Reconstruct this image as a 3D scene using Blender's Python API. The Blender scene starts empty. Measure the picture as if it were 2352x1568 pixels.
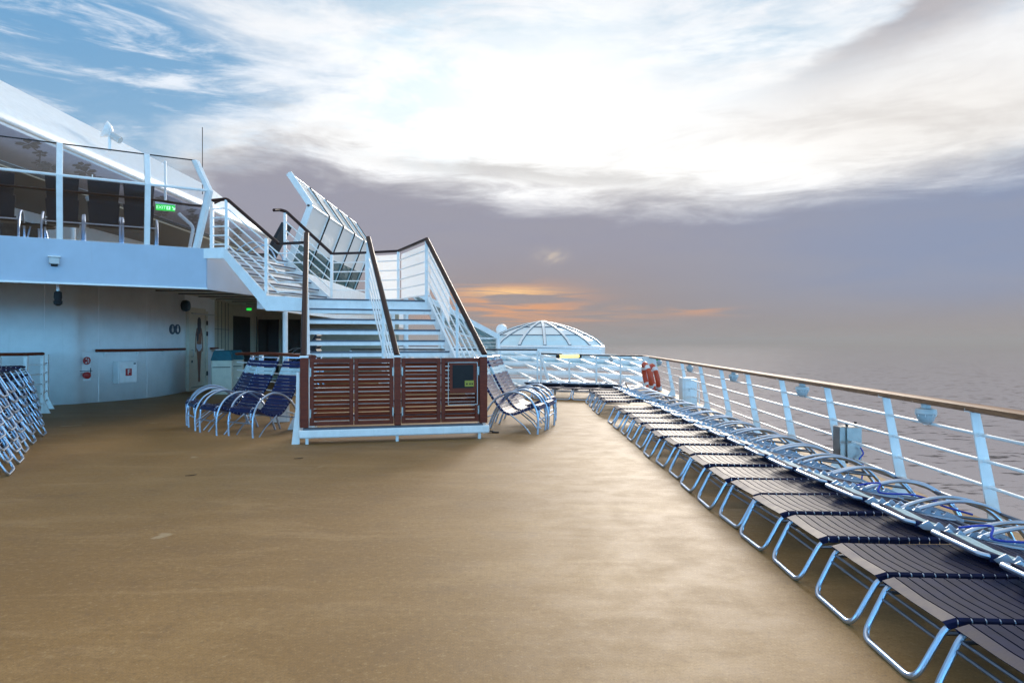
import bpy, bmesh, math, random
from mathutils import Vector, Matrix
random.seed(7)
PI = math.pi
C = bpy.context.scene.collection
CAMH, F, CX, CY = 1.40, 1600.0, 1176.0, 784.0

def W(x, y, Y):                      # a measured sight line taken at distance Y along the deck
    return Vector(((x-CX)/F*Y, Y, CAMH-(y-CY)/F*Y))
def V(*a): return Vector(a)
Z = Vector((0, 0, 1))

# ---------------------------------------------------------------- mesh builder
def fillet(pts, r, seg=5, closed=False):
    pts = [Vector(p) for p in pts]; out = []; n = len(pts)
    for i, p in enumerate(pts):
        if not closed and i in (0, n-1):
            out.append(p); continue
        a, b = pts[i-1], pts[(i+1) % n]
        da, db = (a-p), (b-p)
        d = min(r, da.length*.48, db.length*.48)
        p0, p1 = p+da.normalized()*d, p+db.normalized()*d
        for k in range(seg+1):
            t = k/seg
            out.append(p0*(1-t)**2 + p*2*t*(1-t) + p1*t*t)
    return out

def spline(pts, seg=6):
    pts = [Vector(p) for p in pts]; out = []
    for i in range(len(pts)-1):
        p0 = pts[max(i-1, 0)]; p1 = pts[i]; p2 = pts[i+1]; p3 = pts[min(i+2, len(pts)-1)]
        for k in range(seg):
            t = k/seg
            out.append(.5*((2*p1)+(p2-p0)*t+(2*p0-5*p1+4*p2-p3)*t*t+(-p0+3*p1-3*p2+p3)*t**3))
    out.append(pts[-1]); return out

class MB:
    def __init__(s): s.v = []; s.f = []
    def add(s, vs, fs):
        o = len(s.v); s.v += [Vector(v) for v in vs]; s.f += [[i+o for i in f] for f in fs]
    def box(s, c, size, rot=None):
        c = Vector(c); hx, hy, hz = [q/2 for q in size]
        vs = [Vector((x, y, z)) for x in (-hx, hx) for y in (-hy, hy) for z in (-hz, hz)]
        if rot is not None: vs = [rot @ v for v in vs]
        s.add([c+v for v in vs], [(0,1,3,2),(4,6,7,5),(0,4,5,1),(2,3,7,6),(0,2,6,4),(1,5,7,3)])
        return s
    def beam(s, p0, p1, w, h, up=Z):
        p0, p1 = Vector(p0), Vector(p1); d = (p1-p0).normalized()
        sx = d.cross(up)
        if sx.length < 1e-4: sx = d.cross(Vector((0, 1, 0)))
        sx.normalize(); u = sx.cross(d).normalized()
        vs = []
        for p in (p0, p1):
            for a, b in ((-1,-1),(1,-1),(1,1),(-1,1)): vs.append(p+sx*a*w/2+u*b*h/2)
        s.add(vs, [(0,1,2,3),(7,6,5,4),(0,4,5,1),(1,5,6,2),(2,6,7,3),(3,7,4,0)])
        return s
    def tube(s, pts, r, n=8, closed=False, ry=None):
        pts = [Vector(p) for p in pts]; m = len(pts); rings = []; prev = None
        for i, p in enumerate(pts):
            if closed: t = pts[(i+1) % m]-pts[i-1]
            else: t = pts[min(i+1, m-1)]-pts[max(i-1, 0)]
            t.normalize()
            if prev is None:
                a = Z if abs(t.z) < .9 else Vector((1, 0, 0))
                u = t.cross(a).normalized()
            else:
                u = prev-t*prev.dot(t)
                u = u.normalized() if u.length > 1e-6 else t.orthogonal().normalized()
            prev = u; w = u.cross(t)
            rr = r[i] if isinstance(r, (list, tuple)) else r
            r2 = ry if ry else rr
            rings.append([p+u*math.cos(2*PI*k/n)*rr+w*math.sin(2*PI*k/n)*r2 for k in range(n)])
        vs = [v for rg in rings for v in rg]; fs = []
        for i in range(m if closed else m-1):
            a, b = i*n, ((i+1) % m)*n
            for k in range(n): fs.append((a+k, a+(k+1) % n, b+(k+1) % n, b+k))
        if not closed:
            fs.append(tuple(range(n))[::-1]); fs.append(tuple((m-1)*n+k for k in range(n)))
        s.add(vs, fs); return s
    def pane(s, a, b, c, d): return s.add([a, b, c, d], [(0,1,2,3)]) or s
    def prism(s, poly, vec):
        poly = [Vector(p) for p in poly]; vec = Vector(vec); n = len(poly)
        s.add(poly+[p+vec for p in poly],
              [tuple(range(n))[::-1], tuple(range(n, 2*n))]+[(i, (i+1) % n, n+(i+1) % n, n+i) for i in range(n)])
        return s
    def lathe(s, c, prof, n=20, ax=Z, sx=None):
        c = Vector(c); ax = Vector(ax).normalized(); u = ax.orthogonal().normalized() if sx is None else sx; w = ax.cross(u)
        vs = []; fs = []
        for r, h in prof:
            for k in range(n):
                a = 2*PI*k/n; vs.append(c+ax*h+(u*math.cos(a)+w*math.sin(a))*max(r, 1e-4))
        for i in range(len(prof)-1):
            for k in range(n): fs.append((i*n+k, i*n+(k+1) % n, (i+1)*n+(k+1) % n, (i+1)*n+k))
        if prof[0][0] > 1e-3: fs.append(tuple(range(n))[::-1])
        if prof[-1][0] > 1e-3: fs.append(tuple((len(prof)-1)*n+k for k in range(n)))
        s.add(vs, fs); return s
    def quad(s, a, b, c, d): s.add([a, b, c, d], [(0,1,2,3)]); return s
    def sheet(s, a, b, c, d, t):              # a slab with thickness t centred on the quad
        a, b, c, d = map(Vector, (a, b, c, d)); n = (b-a).cross(d-a).normalized()*t
        return s.prism([a-n/2, b-n/2, c-n/2, d-n/2], n)
    def build(s, name, mat, parent=None, smooth=True, bevel=0, label=None, kind=None):
        off = ORG.get(parent.name, Vector()) if parent else Vector()
        me = bpy.data.meshes.new(name)
        me.from_pydata([v-off for v in s.v], [], s.f)
        bm = bmesh.new(); bm.from_mesh(me)
        bmesh.ops.remove_doubles(bm, verts=bm.verts, dist=1e-6)
        bmesh.ops.recalc_face_normals(bm, faces=bm.faces); bm.to_mesh(me); bm.free()
        if smooth:
            me.shade_smooth(); me.set_sharp_from_angle(angle=math.radians(35))
        me.materials.append(mat)
        o = bpy.data.objects.new(name, me); C.objects.link(o)
        if parent: o.parent = parent
        ORG[o.name] = off
        if bevel:
            b = o.modifiers.new('bevel', 'BEVEL'); b.width = bevel; b.segments = 2; b.limit_method = 'ANGLE'
        if label: o['label'] = label
        if kind: o['kind'] = kind
        return o
    def build_each(s, name, mat, parent=None, **kw):
        # every separate piece becomes an object of its own
        par = list(range(len(s.v)))
        def find(i):
            while par[i] != i: par[i] = par[par[i]]; i = par[i]
            return i
        for f in s.f:
            for i in f[1:]: par[find(i)] = find(f[0])
        isl = {}
        for f in s.f: isl.setdefault(find(f[0]), []).append(f)
        for fs in isl.values():
            ids = sorted({i for f in fs for i in f}); mp = {i: k for k, i in enumerate(ids)}
            m = MB(); m.v = [s.v[i] for i in ids]; m.f = [[mp[i] for i in f] for f in fs]
            m.build(name, mat, parent, **kw)
ORG = {}
def thing(name, label, cat, loc=(0,0,0), group=None):
    o = bpy.data.objects.new(name, None); C.objects.link(o); o.location = loc; o.empty_display_size = .2
    ORG[o.name] = Vector(loc); tag(o, label, cat, group); return o
def tag(o, label, cat, group=None):
    o['label'] = label; o['category'] = cat
    if group: o['group'] = group
    return o
def struct(o): o['kind'] = 'structure'; return o
def copy_tree(o, loc, rz, label, group=None):
    r = o.copy(); C.objects.link(r); r.location = loc; r.rotation_euler = (0, 0, rz); r['label'] = label
    if group: r['group'] = group
    for ch in o.children:
        c = ch.copy(); C.objects.link(c); c.parent = r
        for g in ch.children:
            d = g.copy(); C.objects.link(d); d.parent = c
    return r

# ---------------------------------------------------------------- materials
class NT:
    def __init__(s, tree): s.t = tree
    def n(s, typ, **kw):
        nd = s.t.nodes.new(typ)
        for k, v in kw.items(): setattr(nd, k, v)
        return nd
    def l(s, a, b): s.t.links.new(a, b)
    def put(s, sock, v):
        if hasattr(v, 'is_output'): s.l(v, sock)
        else: sock.default_value = v
    def m(s, op, a, b=None, c=None, clamp=False):
        nd = s.n('ShaderNodeMath', operation=op); nd.use_clamp = clamp
        for i, v in enumerate((a, b, c)):
            if v is not None: s.put(nd.inputs[i], v)
        return nd.outputs[0]
    def mix(s, f, a, b, blend='MIX'):
        nd = s.n('ShaderNodeMix', data_type='RGBA', blend_type=blend)
        nd.clamp_factor = True
        s.put(nd.inputs[0], f)
        for i, v in ((6, a), (7, b)):
            if isinstance(v, tuple): v = (*v, 1) if len(v) == 3 else v
            s.put(nd.inputs[i], v)
        return nd.outputs[2]
    def smooth(s, x, a, b):
        nd = s.n('ShaderNodeMapRange', interpolation_type='SMOOTHSTEP')
        s.put(nd.inputs[0], x); nd.inputs[1].default_value = a; nd.inputs[2].default_value = b
        return nd.outputs[0]
    def noise(s, vec, scale, detail=5, rough=.55, dist=0, out=0):
        nd = s.n('ShaderNodeTexNoise'); s.put(nd.inputs['Vector'], vec)
        nd.inputs['Scale'].default_value = scale; nd.inputs['Detail'].default_value = detail
        nd.inputs['Roughness'].default_value = rough; nd.inputs['Distortion'].default_value = dist
        return nd.outputs[out]
    def xyz(s, x, y, z):
        nd = s.n('ShaderNodeCombineXYZ')
        for i, v in enumerate((x, y, z)): s.put(nd.inputs[i], v)
        return nd.outputs[0]
    def mapped(s, vec, sc, rot=(0,0,0)):
        nd = s.n('ShaderNodeMapping'); s.l(vec, nd.inputs[0]); nd.inputs['Scale'].default_value = sc
        nd.inputs['Rotation'].default_value = rot; return nd.outputs[0]

def newmat(name):
    m = bpy.data.materials.new(name); m.use_nodes = True
    t = NT(m.node_tree); b = m.node_tree.nodes['Principled BSDF']
    return m, t, b

def mat(name, col, rough=.45, metal=0, var=.12, vscale=6, bump=0, bscale=60, spec=.5, rvar=.12, coat=0, grime=None, world=True):
    m, t, b = newmat(name)
    if world: pos = t.n('ShaderNodeNewGeometry').outputs['Position']
    else: pos = t.n('ShaderNodeTexCoord').outputs['Object']
    n1 = t.noise(pos, vscale, 6, .6)
    f = t.smooth(n1, .3, .72)
    dark = tuple(c*(1-var) for c in col); lite = tuple(min(1, c*(1+var*.5)) for c in col)
    c = t.mix(f, dark, lite)
    if grime:
        st = t.noise(t.mapped(pos, (5, 5, .45)), 1.6, 6, .65)
        c = t.mix(t.m('MULTIPLY', t.smooth(st, .56, .78), grime[1]), c, grime[0])
    t.l(c, b.inputs['Base Color'])
    t.l(t.m('MULTIPLY_ADD', n1, rvar*2, rough-rvar), b.inputs['Roughness'])
    b.inputs['Metallic'].default_value = metal
    b.inputs['Specular IOR Level'].default_value = spec
    b.inputs['Coat Weight'].default_value = coat; b.inputs['Coat Roughness'].default_value = .12
    if bump:
        bp = t.n('ShaderNodeBump'); bp.inputs['Strength'].default_value = bump; bp.inputs['Distance'].default_value = .01
        t.l(t.noise(pos, bscale, 4, .6), bp.inputs['Height']); t.l(bp.outputs[0], b.inputs['Normal'])
    return m

def wood(name, c0, c1, rough=.3, coat=.3, axis=(1, 12, 12)):
    m, t, b = newmat(name)
    pos = t.n('ShaderNodeNewGeometry').outputs['Position']
    g = t.noise(t.mapped(pos, axis), 6, 6, .65, .6)
    big = t.noise(pos, 2.5, 4, .6)
    c = t.mix(t.smooth(g, .3, .7), c0, c1)
    c = t.mix(t.m('MULTIPLY', t.smooth(big, .45, .75), .35), c, tuple(q*.55 for q in c0))
    t.l(c, b.inputs['Base Color']); t.l(t.m('MULTIPLY_ADD', g, .25, rough-.1), b.inputs['Roughness'])
    b.inputs['Coat Weight'].default_value = coat; b.inputs['Coat Roughness'].default_value = .15; b.inputs['Specular IOR Level'].default_value = .28
    bp = t.n('ShaderNodeBump'); bp.inputs['Strength'].default_value = .15; bp.inputs['Distance'].default_value = .004
    t.l(g, bp.inputs['Height']); t.l(bp.outputs[0], b.inputs['Normal'])
    return m

def emit(name, col, s):
    m, t, b = newmat(name)
    b.inputs['Base Color'].default_value = (*col, 1); b.inputs['Emission Color'].default_value = (*col, 1)
    b.inputs['Emission Strength'].default_value = s; return m

def schlick(t, f0=.04):
    lw = t.n('ShaderNodeLayerWeight'); lw.inputs['Blend'].default_value = .5
    return t.m('MULTIPLY_ADD', t.m('POWER', lw.outputs['Facing'], 5.0), 1-f0, f0)
def glass(name, tint, refl=1.0, rough=.02):
    m, t, b = newmat(name); t.t.nodes.remove(b)
    tr = t.n('ShaderNodeBsdfTransparent'); tr.inputs[0].default_value = (*tint, 1)
    gl = t.n('ShaderNodeBsdfGlossy'); gl.inputs['Roughness'].default_value = rough
    mx = t.n('ShaderNodeMixShader'); t.l(t.m('MULTIPLY', schlick(t), refl), mx.inputs[0])
    t.l(tr.outputs[0], mx.inputs[1]); t.l(gl.outputs[0], mx.inputs[2])
    t.l(mx.outputs[0], t.t.nodes['Material Output'].inputs[0]); return m

def frosted(name, col, clear=.2, dif=.3):
    m, t, b = newmat(name); t.t.nodes.remove(b)
    tl = t.n('ShaderNodeBsdfTranslucent'); tl.inputs[0].default_value = (*col, 1)
    df = t.n('ShaderNodeBsdfDiffuse'); df.inputs[0].default_value = (*col, 1)
    tr = t.n('ShaderNodeBsdfTransparent'); tr.inputs[0].default_value = (.95, .97, 1, 1)
    a = t.n('ShaderNodeMixShader'); a.inputs[0].default_value = dif
    t.l(tl.outputs[0], a.inputs[1]); t.l(df.outputs[0], a.inputs[2])
    gl = t.n('ShaderNodeBsdfGlossy'); gl.inputs['Roughness'].default_value = .1
    g = t.n('ShaderNodeMixShader'); t.l(schlick(t, .035), g.inputs[0]); t.l(a.outputs[0], g.inputs[1]); t.l(gl.outputs[0], g.inputs[2])
    x = t.n('ShaderNodeMixShader'); x.inputs[0].default_value = clear
    t.l(g.outputs[0], x.inputs[1]); t.l(tr.outputs[0], x.inputs[2])
    t.l(x.outputs[0], t.t.nodes['Material Output'].inputs[0]); return m

M = {}
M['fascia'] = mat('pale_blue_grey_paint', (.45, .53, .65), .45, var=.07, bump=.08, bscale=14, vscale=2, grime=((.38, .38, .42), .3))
M['white'] = mat('white_paint', (.86, .865, .87), .35, var=.07, bump=.05, bscale=25, grime=((.5, .45, .38), .35))
M['wall'] = mat('white_wall_paint', (.82, .82, .83), .5, var=.07, vscale=2, bump=.25, bscale=18, grime=((.52, .47, .42), .25))
M['beige'] = mat('beige_panel_paint', (.52, .45, .34), .5, var=.1)
M['cream'] = mat('cream_paint', (.68, .63, .52), .5, var=.08)
M['alu'] = mat('sky_tinted_aluminium', (.54, .65, .82), .36, 1, var=.06, vscale=4, rvar=.04)  # blue of the skylight put into the metal colour
M['alu_shade'] = mat('shade_darkened_aluminium', (.20, .24, .31), .42, 1, var=.1, vscale=4, rvar=.05)  # brace metal darkened to imitate shade between and under the loungers
M['alu_matte'] = mat('matte_aluminium_plate', (.42, .50, .62), .45, 1, var=.08, vscale=4, rvar=.04)
M['steel'] = mat('stainless_steel', (.40, .385, .37), .42, 1, var=.2, vscale=9)
M['navy'] = mat('navy_vinyl_strap', (.009, .014, .052), .52, var=.3, vscale=14, spec=.10, rvar=.06, bump=.05, bscale=120)
M['navychair'] = mat('navy_chair_strap', (.011, .022, .095), .42, var=.3, vscale=14, spec=.22, rvar=.08)
M['pale'] = mat('pale_blue_strap', (.45, .62, .68), .4, var=.12, vscale=12)
M['blackmesh'] = mat('black_mesh_fabric', (.012, .013, .020), .6, var=.3, vscale=40)
M['rail'] = wood('dark_varnished_rail', (.017, .0045, .004), (.034, .009, .007), .42, .05, (2, 2, 9))
M['louvre'] = wood('red_brown_louvre_wood', (.105, .0125, .004), (.20, .033, .010), .48, .0, (1.2, 1.2, 16))
M['teak'] = wood('teak_handrail', (.15, .065, .03), (.32, .16, .08), .55, .0, (14, 1, 14))
M['tread'] = mat('grey_tread_edge', (.10, .10, .13), .4, var=.2)
M['grey'] = mat('light_grey_plastic', (.55, .57, .58), .45, var=.1)
M['dark'] = mat('dark_grey', (.022, .022, .024), .6, var=.2, spec=.15)
M['black'] = mat('black_gap', (.006, .006, .007), .5)
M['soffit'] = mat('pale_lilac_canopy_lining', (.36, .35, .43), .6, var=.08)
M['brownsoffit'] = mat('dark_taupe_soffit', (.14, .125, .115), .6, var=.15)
M['flower'] = mat('grey_brown_flower_print', (.20, .18, .19), .6, var=.25, vscale=15)
M['red'] = mat('red_paint', (.45, .012, .012), .4)
M['orange'] = mat('orange_lifebuoy', (.62, .07, .02), .45, var=.15)
M['teal'] = mat('teal_plastic', (.015, .13, .17), .5, var=.2)
M['blue_sign'] = mat('dark_blue_sign', (.012, .05, .10), .4)
M['rope'] = mat('blue_rope', (.01, .05, .42), .6, var=.25, vscale=60)
M['skin'] = mat('printed_skin', (.28, .11, .06), .5, var=.25, vscale=9)
M['hair'] = mat('printed_hair', (.05, .04, .055), .5, var=.3, vscale=20)
M['swim'] = mat('printed_pale_swimwear', (.55, .57, .65), .5)
M['yellow'] = mat('yellow_label', (.34, .30, .025), .5)
M['greenpl'] = mat('green_sign', (.02, .30, .09), .45)
M['exitgreen'] = emit('lit_exit_green', (.02, .62, .06), 1.0)
M['exitwhite'] = emit('lit_exit_white', (.7, 1, .75), 1.0)
M['lampglow'] = emit('warm_lamp_glow', (1, .72, .3), 2.2)
M['tubelamp'] = emit('yellow_tube_lamp', (1, .82, .22), 1.3)
M['glass'] = glass('smoky_windscreen_glass', (.80, .81, .84), 1.0)
M['clear'] = glass('clear_upper_glass', (.90, .92, .94), .7)
M['acrylic'] = glass('acrylic_cover', (.86, .86, .88), .45, .06)
M['skyglare'] = frosted('sky_glare_white', (.96, .96, .96), .04)  # translucent white standing in for blown-out sky
M['pane'] = frosted('glare_whitened_pane', (.98, .98, .98), .03, .25)  # brightness of the sky behind put into the pane colour
M['domeglass'] = mat('pale_cyan_dome_glass', (.60, .82, .90), .16, var=.08, vscale=1.2, spec=.7)
M['domeglare'] = mat('glare_whitened_dome_glass', (.84, .90, .92), .14, var=.06, vscale=1.2, spec=.7)  # upper panes whitened, the glare put into their colour
M['roofglass'] = glass('teal_roof_glass', (.35, .50, .52), .45)
M['darkglass'] = mat('dark_window_glass', (.012, .013, .015), .08, var=.1, spec=.6)
M['bronze'] = mat('dark_printed_wall_panel', (.05, .047, .04), .4, var=.8, vscale=10)
M['lampglass'] = mat('frosted_lamp_glass', (.42, .47, .50), .25, var=.12)

def deck_material():
    m, t, b = newmat('tan_deck_paint')
    pos = t.n('ShaderNodeNewGeometry').outputs['Position']
    big = t.noise(pos, .35, 5, .6)
    streak = t.noise(t.mapped(pos, (.7, 2.3, 1), (0, 0, .14)), 1.0, 8, .68, .7)
    streak2 = t.noise(t.mapped(pos, (.9, 7, 1), (0, 0, -.1)), 1.6, 6, .6, .3)
    grain = t.noise(pos, 95, 4, .75)
    blot = t.noise(pos, 3.1, 6, .65)
    c = t.mix(t.smooth(big, .35, .68), (.262, .146, .044), (.335, .194, .064))
    c = t.mix(t.m('MULTIPLY', t.smooth(streak, .45, .75), .65), c, (0.452, 0.287, 0.126))
    c = t.mix(t.m('MULTIPLY', t.smooth(blot, .50, .75), .38), c, (0.174, 0.0914, 0.0278))
    c = t.mix(t.m('MULTIPLY', t.smooth(grain, .35, .75), .55), c, (.13, .085, .042))
    c = t.mix(t.m('MULTIPLY', t.smooth(t.noise(pos, 55, 2, .5), .66, .72), .25), c, (.5, .4, .26))
    fleck = t.noise(pos, 24, 5, .8)
    c = t.mix(t.m('MULTIPLY', t.smooth(fleck, .50, .66), .34), c, (.115, .068, .026))
    c = t.mix(t.m('MULTIPLY', t.smooth(fleck, .46, .34), .30), c, (.50, .36, .18))
    scuff = t.noise(t.mapped(pos, (1.2, 9, 1), (0, 0, .5)), 1.3, 6, .7, 1.2)
    c = t.mix(t.m('MULTIPLY', t.smooth(scuff, .66, .72), .22), c, (.09, .06, .035))
    spot = t.noise(pos, 1.7, 3, .5)
    c = t.mix(t.m('MULTIPLY', t.smooth(t.m('MULTIPLY_ADD', fleck, .12, spot), .765, .80), .35), c, (.60, .50, .34))
    t.l(c, b.inputs['Base Color'])
    r = t.m('MULTIPLY_ADD', t.smooth(blot, .3, .7), -.07, .60)
    r = t.m('ADD', r, t.m('MULTIPLY', t.smooth(streak2, .35, .7), -.02))
    r = t.m('ADD', r, t.m('MULTIPLY', grain, .10))
    t.l(r, b.inputs['Roughness'])
    b.inputs['Specular IOR Level'].default_value = .34
    bp = t.n('ShaderNodeBump'); bp.inputs['Strength'].default_value = .28; bp.inputs['Distance'].default_value = .004
    t.l(t.m('ADD', grain, t.m('MULTIPLY', blot, .12)), bp.inputs['Height']); t.l(bp.outputs[0], b.inputs['Normal'])
    return m
M['deck'] = deck_material()

def sea_material():
    m, t, b = newmat('sea_water')
    pos = t.n('ShaderNodeNewGeometry').outputs['Position']
    w1 = t.noise(t.mapped(pos, (.16, .30, 1), (0, 0, .25)), 1.0, 6, .55, .4)
    w2 = t.noise(t.mapped(pos, (.035, .06, 1), (0, 0, -.2)), 1.0, 4, .5)
    ripple_dark = t.smooth(t.m('MULTIPLY_ADD', w2, .35, w1), .73, .86)
    t.t.nodes.remove(b)
    df = t.n('ShaderNodeBsdfDiffuse'); t.l(t.mix(ripple_dark, (.405, .350, .345), (0.0653, 0.0566, 0.0566)), df.inputs[0])  # grey sky reflection and dark ripple faces put into the diffuse colour
    gl = t.n('ShaderNodeBsdfGlossy'); gl.inputs['Roughness'].default_value = .12; gl.inputs[0].default_value = (.85, .85, .88, 1)
    mx = t.n('ShaderNodeMixShader'); t.l(t.m('MULTIPLY_ADD', ripple_dark, -.10, .16), mx.inputs[0])
    t.l(df.outputs[0], mx.inputs[1]); t.l(gl.outputs[0], mx.inputs[2])
    t.l(mx.outputs[0], t.t.nodes['Material Output'].inputs[0])
    bp = t.n('ShaderNodeBump'); bp.inputs['Strength'].default_value = .35; bp.inputs['Distance'].default_value = .3
    t.l(w1, bp.inputs['Height']); t.l(bp.outputs[0], gl.inputs['Normal']); t.l(bp.outputs[0], df.inputs['Normal'])
    return m
M['sea'] = sea_material()

# ---------------------------------------------------------------- world: sky with clouds
SUN_EL, SUN_AZ = math.radians(19), math.radians(14)
def make_world():
    w = bpy.data.worlds.new('World'); bpy.context.scene.world = w; w.use_nodes = True
    t = NT(w.node_tree); bg = w.node_tree.nodes['Background']
    d = t.n('ShaderNodeTexCoord').outputs['Generated']
    sp = t.n('ShaderNodeSeparateXYZ'); t.l(d, sp.inputs[0]); x, y, z = sp.outputs
    az = t.m('ARCTAN2', x, y); el = t.m('ARCSINE', z)
    sky = t.n('ShaderNodeTexSky', sky_type='NISHITA'); sky.sun_disc = False
    sky.sun_elevation = SUN_EL; sky.sun_rotation = SUN_AZ; sky.air_density = 1.0; sky.dust_density = .6; sky.ozone_density = 1.5
    front = t.smooth(y, -.25, .35)
    gauss = lambda a, c, s: t.m('POWER', 2.71828, t.m('MULTIPLY', t.m('POWER', t.m('ABSOLUTE', t.m('DIVIDE', t.m('SUBTRACT', a, c), s)), 2.0), -1.0))
    blob = lambda a0, sa, e0, se: t.m('MULTIPLY', gauss(az, a0, sa), gauss(el, e0, se))
    # clear blue: the sky texture, lifted by high haze
    clear = t.mix(.80, sky.outputs[0], (2.26, 4.09, 6))
    deep = t.mix(t.m('MULTIPLY', t.smooth(az, -.15, -.6), t.smooth(el, .2, .42), clamp=True), clear, (1.48, 3.39, 5.74))
    # high cirrus: wisps pulled along a slant
    fib = t.noise(t.mapped(t.xyz(az, el, 0), (1.6, 6.0, 1), (0, 0, .40)), 2.4, 9, .62, .35)
    puff = t.noise(t.mapped(d, (1, 1, 2.6)), 3.4, 9, .62, .2)
    fine = t.noise(t.mapped(d, (1, 1, 3.2)), 11, 6, .6, .3)
    cover = t.m('ADD', t.m('MULTIPLY', blob(.08, .36, .27, .16), .80), t.m('MULTIPLY', blob(.50, .35, .29, .08), .5))
    cover = t.m('ADD', cover, t.m('MULTIPLY', blob(-.36, .12, .42, .05), .22))
    cover = t.m('SUBTRACT', cover, t.m('MULTIPLY', blob(-.60, .26, .37, .12), .17))
    cover = t.m('SUBTRACT', cover, t.m('MULTIPLY', blob(-.17, .14, .33, .05), .10))
    dens = t.m('ADD', t.m('ADD', t.m('MULTIPLY', fib, .85), t.m('MULTIPLY', puff, .50)), cover)
    cirrus = t.smooth(dens, .58, .98)
    whitecol = t.mix(blob(.10, .40, .26, .15), (7.9, 8.1, 8.45), (12.0, 12.0, 11.8))
    whitecol = t.mix(t.m('MULTIPLY', t.smooth(puff, .62, .38), .32), whitecol, (6.6, 7.0, 7.6))
    whitecol = t.mix(t.m('MULTIPLY', blob(.55, .32, .27, .07), .7), whitecol, (8.6, 8.2, 7.7))
    col = t.mix(cirrus, deep, whitecol)
    wisp = t.noise(t.mapped(t.xyz(az, el, 0), (1.5, 8.5, 1), (0, 0, .52)), 3.3, 9, .66, .5)
    col = t.mix(t.m('MULTIPLY', t.m('MULTIPLY', t.smooth(wisp, .47, .68), blob(-.50, .30, .36, .14)), .9), col, (8.6, 8.9, 9.4))
    blu = t.m('MULTIPLY', t.smooth(t.noise(t.mapped(t.xyz(az, el, 0), (2.2, 5.5, 1), (0, 0, .3)), 2.1, 8, .62, .3), .46, .62), t.m('ADD', blob(-.15, .14, .33, .10), t.m('MULTIPLY', blob(-.10, .2, .43, .04), .9)))
    col = t.mix(t.m('MULTIPLY', blu, .48), col, (5.2, 7.3, 8.9))
    col = t.mix(t.m('MULTIPLY', t.m('MULTIPLY', blob(-.02, .24, .445, .05), t.smooth(fib, .60, .42)), .75), col, (5.6, 7.0, 8.0))
    paleb = t.m('MULTIPLY', blob(.33, .13, .39, .050), t.smooth(t.m('MULTIPLY_ADD', fine, .4, fib), .90, .55))
    col = t.mix(t.m('MULTIPLY', paleb, .95), col, (3.9, 5.6, 7.1))
    # grey shade inside the bright cloud
    gd = t.m('MULTIPLY_ADD', t.smooth(t.noise(t.mapped(t.xyz(az, el, 0), (2.6, 11, 1), (0, 0, -.25)), 1.7, 8, .6, .6), .42, .72), .35, t.m('MULTIPLY', fine, .1))
    wedge = t.m('SUBTRACT', el, t.m('MULTIPLY_ADD', t.m('SUBTRACT', az, .40), .40, .315))
    wm = t.m('MULTIPLY', t.m('MULTIPLY', t.smooth(t.m('MULTIPLY_ADD', t.m('SUBTRACT', puff, .5), .09, wedge), -.05, .035), t.smooth(t.m('MULTIPLY_ADD', t.m('SUBTRACT', fine, .5), .07, wedge), .055, .025)), t.smooth(az, .28, .55))
    col = t.mix(t.m('MULTIPLY', wm, .82), col, (3.83, 3.52, 3.7))
    up = t.m('MULTIPLY', t.smooth(wedge, .02, .055), t.m('MULTIPLY', t.smooth(az, .32, .42), t.smooth(az, .62, .5)))
    col = t.mix(t.m('MULTIPLY', t.m('MULTIPLY', gd, 1.2), blob(.5, .5, .25, .1)), col, (4.61, 4.26, 4.09))
    # low mauve bank
    ramp = t.n('ShaderNodeValToRGB'); ramp.color_ramp.interpolation = 'B_SPLINE'
    pts = [(-.80, .10), (-.52, .13), (-.43, .20), (-.335, .266), (-.25, .225), (-.1, .212), (.015, .203), (.2, .186), (.33, .182), (.475, .189), (.634, .203), (.8, .22)]
    els = ramp.color_ramp.elements
    while len(els) < len(pts): els.new(.5)
    for e, (a, v) in zip(els, pts): e.position = (a+.8)/1.6; e.color = (v, v, v, 1)
    t.l(t.m('DIVIDE', t.m('ADD', az, .8), 1.6), ramp.inputs[0])
    e0 = ramp.outputs[0]
    streaky = t.noise(t.mapped(t.xyz(az, el, 0), (2.4, 13, 1), (0, 0, .05)), 2.2, 9, .62, .5)
    fluff = t.noise(t.mapped(t.xyz(az, el, 0), (1, 1.9, 1)), 7, 8, .62, .3)
    edge = t.m('ADD', t.m('ADD', t.m('SUBTRACT', e0, el), t.m('MULTIPLY_ADD', streaky, .085, -.043)), t.m('MULTIPLY', t.m('MULTIPLY_ADD', fluff, .13, -.065), t.m('MULTIPLY_ADD', t.smooth(az, -.15, -.32), .75, .22)))
    bank = t.m('MULTIPLY', t.smooth(edge, -.042, .028), front)
    halo = t.m('MULTIPLY', t.m('MULTIPLY', t.smooth(edge, -.085, -.005), .55), t.smooth(streaky, .38, .62))
    halo = t.m('MULTIPLY', halo, front)
    col = t.mix(halo, col, (6.2, 5.9, 5.6))
    bcol = t.mix(t.smooth(el, .0, .15), (2.93, 2.68, 2.70), (2.95, 2.95, 3.62))
    bcol = t.mix(t.m('MULTIPLY', t.m('MULTIPLY', t.smooth(az, .12, .62), t.smooth(el, .01, .09)), .95), bcol, (2.36, 2.86, 4.15))
    bcol = t.mix(t.m('MULTIPLY', t.smooth(streaky, .35, .7), .22), bcol, (3.44, 3.26, 3.39))
    warm = t.m('MULTIPLY', blob(.0, .22, .055, .06), .42)
    bcol = t.mix(warm, bcol, (3.26, 2.48, 2.22))
    col = t.mix(bank, col, bcol)
    band2 = t.m('MULTIPLY', gauss(t.m('SUBTRACT', t.m('ADD', el, t.m('MULTIPLY_ADD', streaky, -.05, .025)), e0), .034, .010), t.m('MULTIPLY', t.smooth(az, -.35, -.05), t.smooth(az, .38, .08)))
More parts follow.
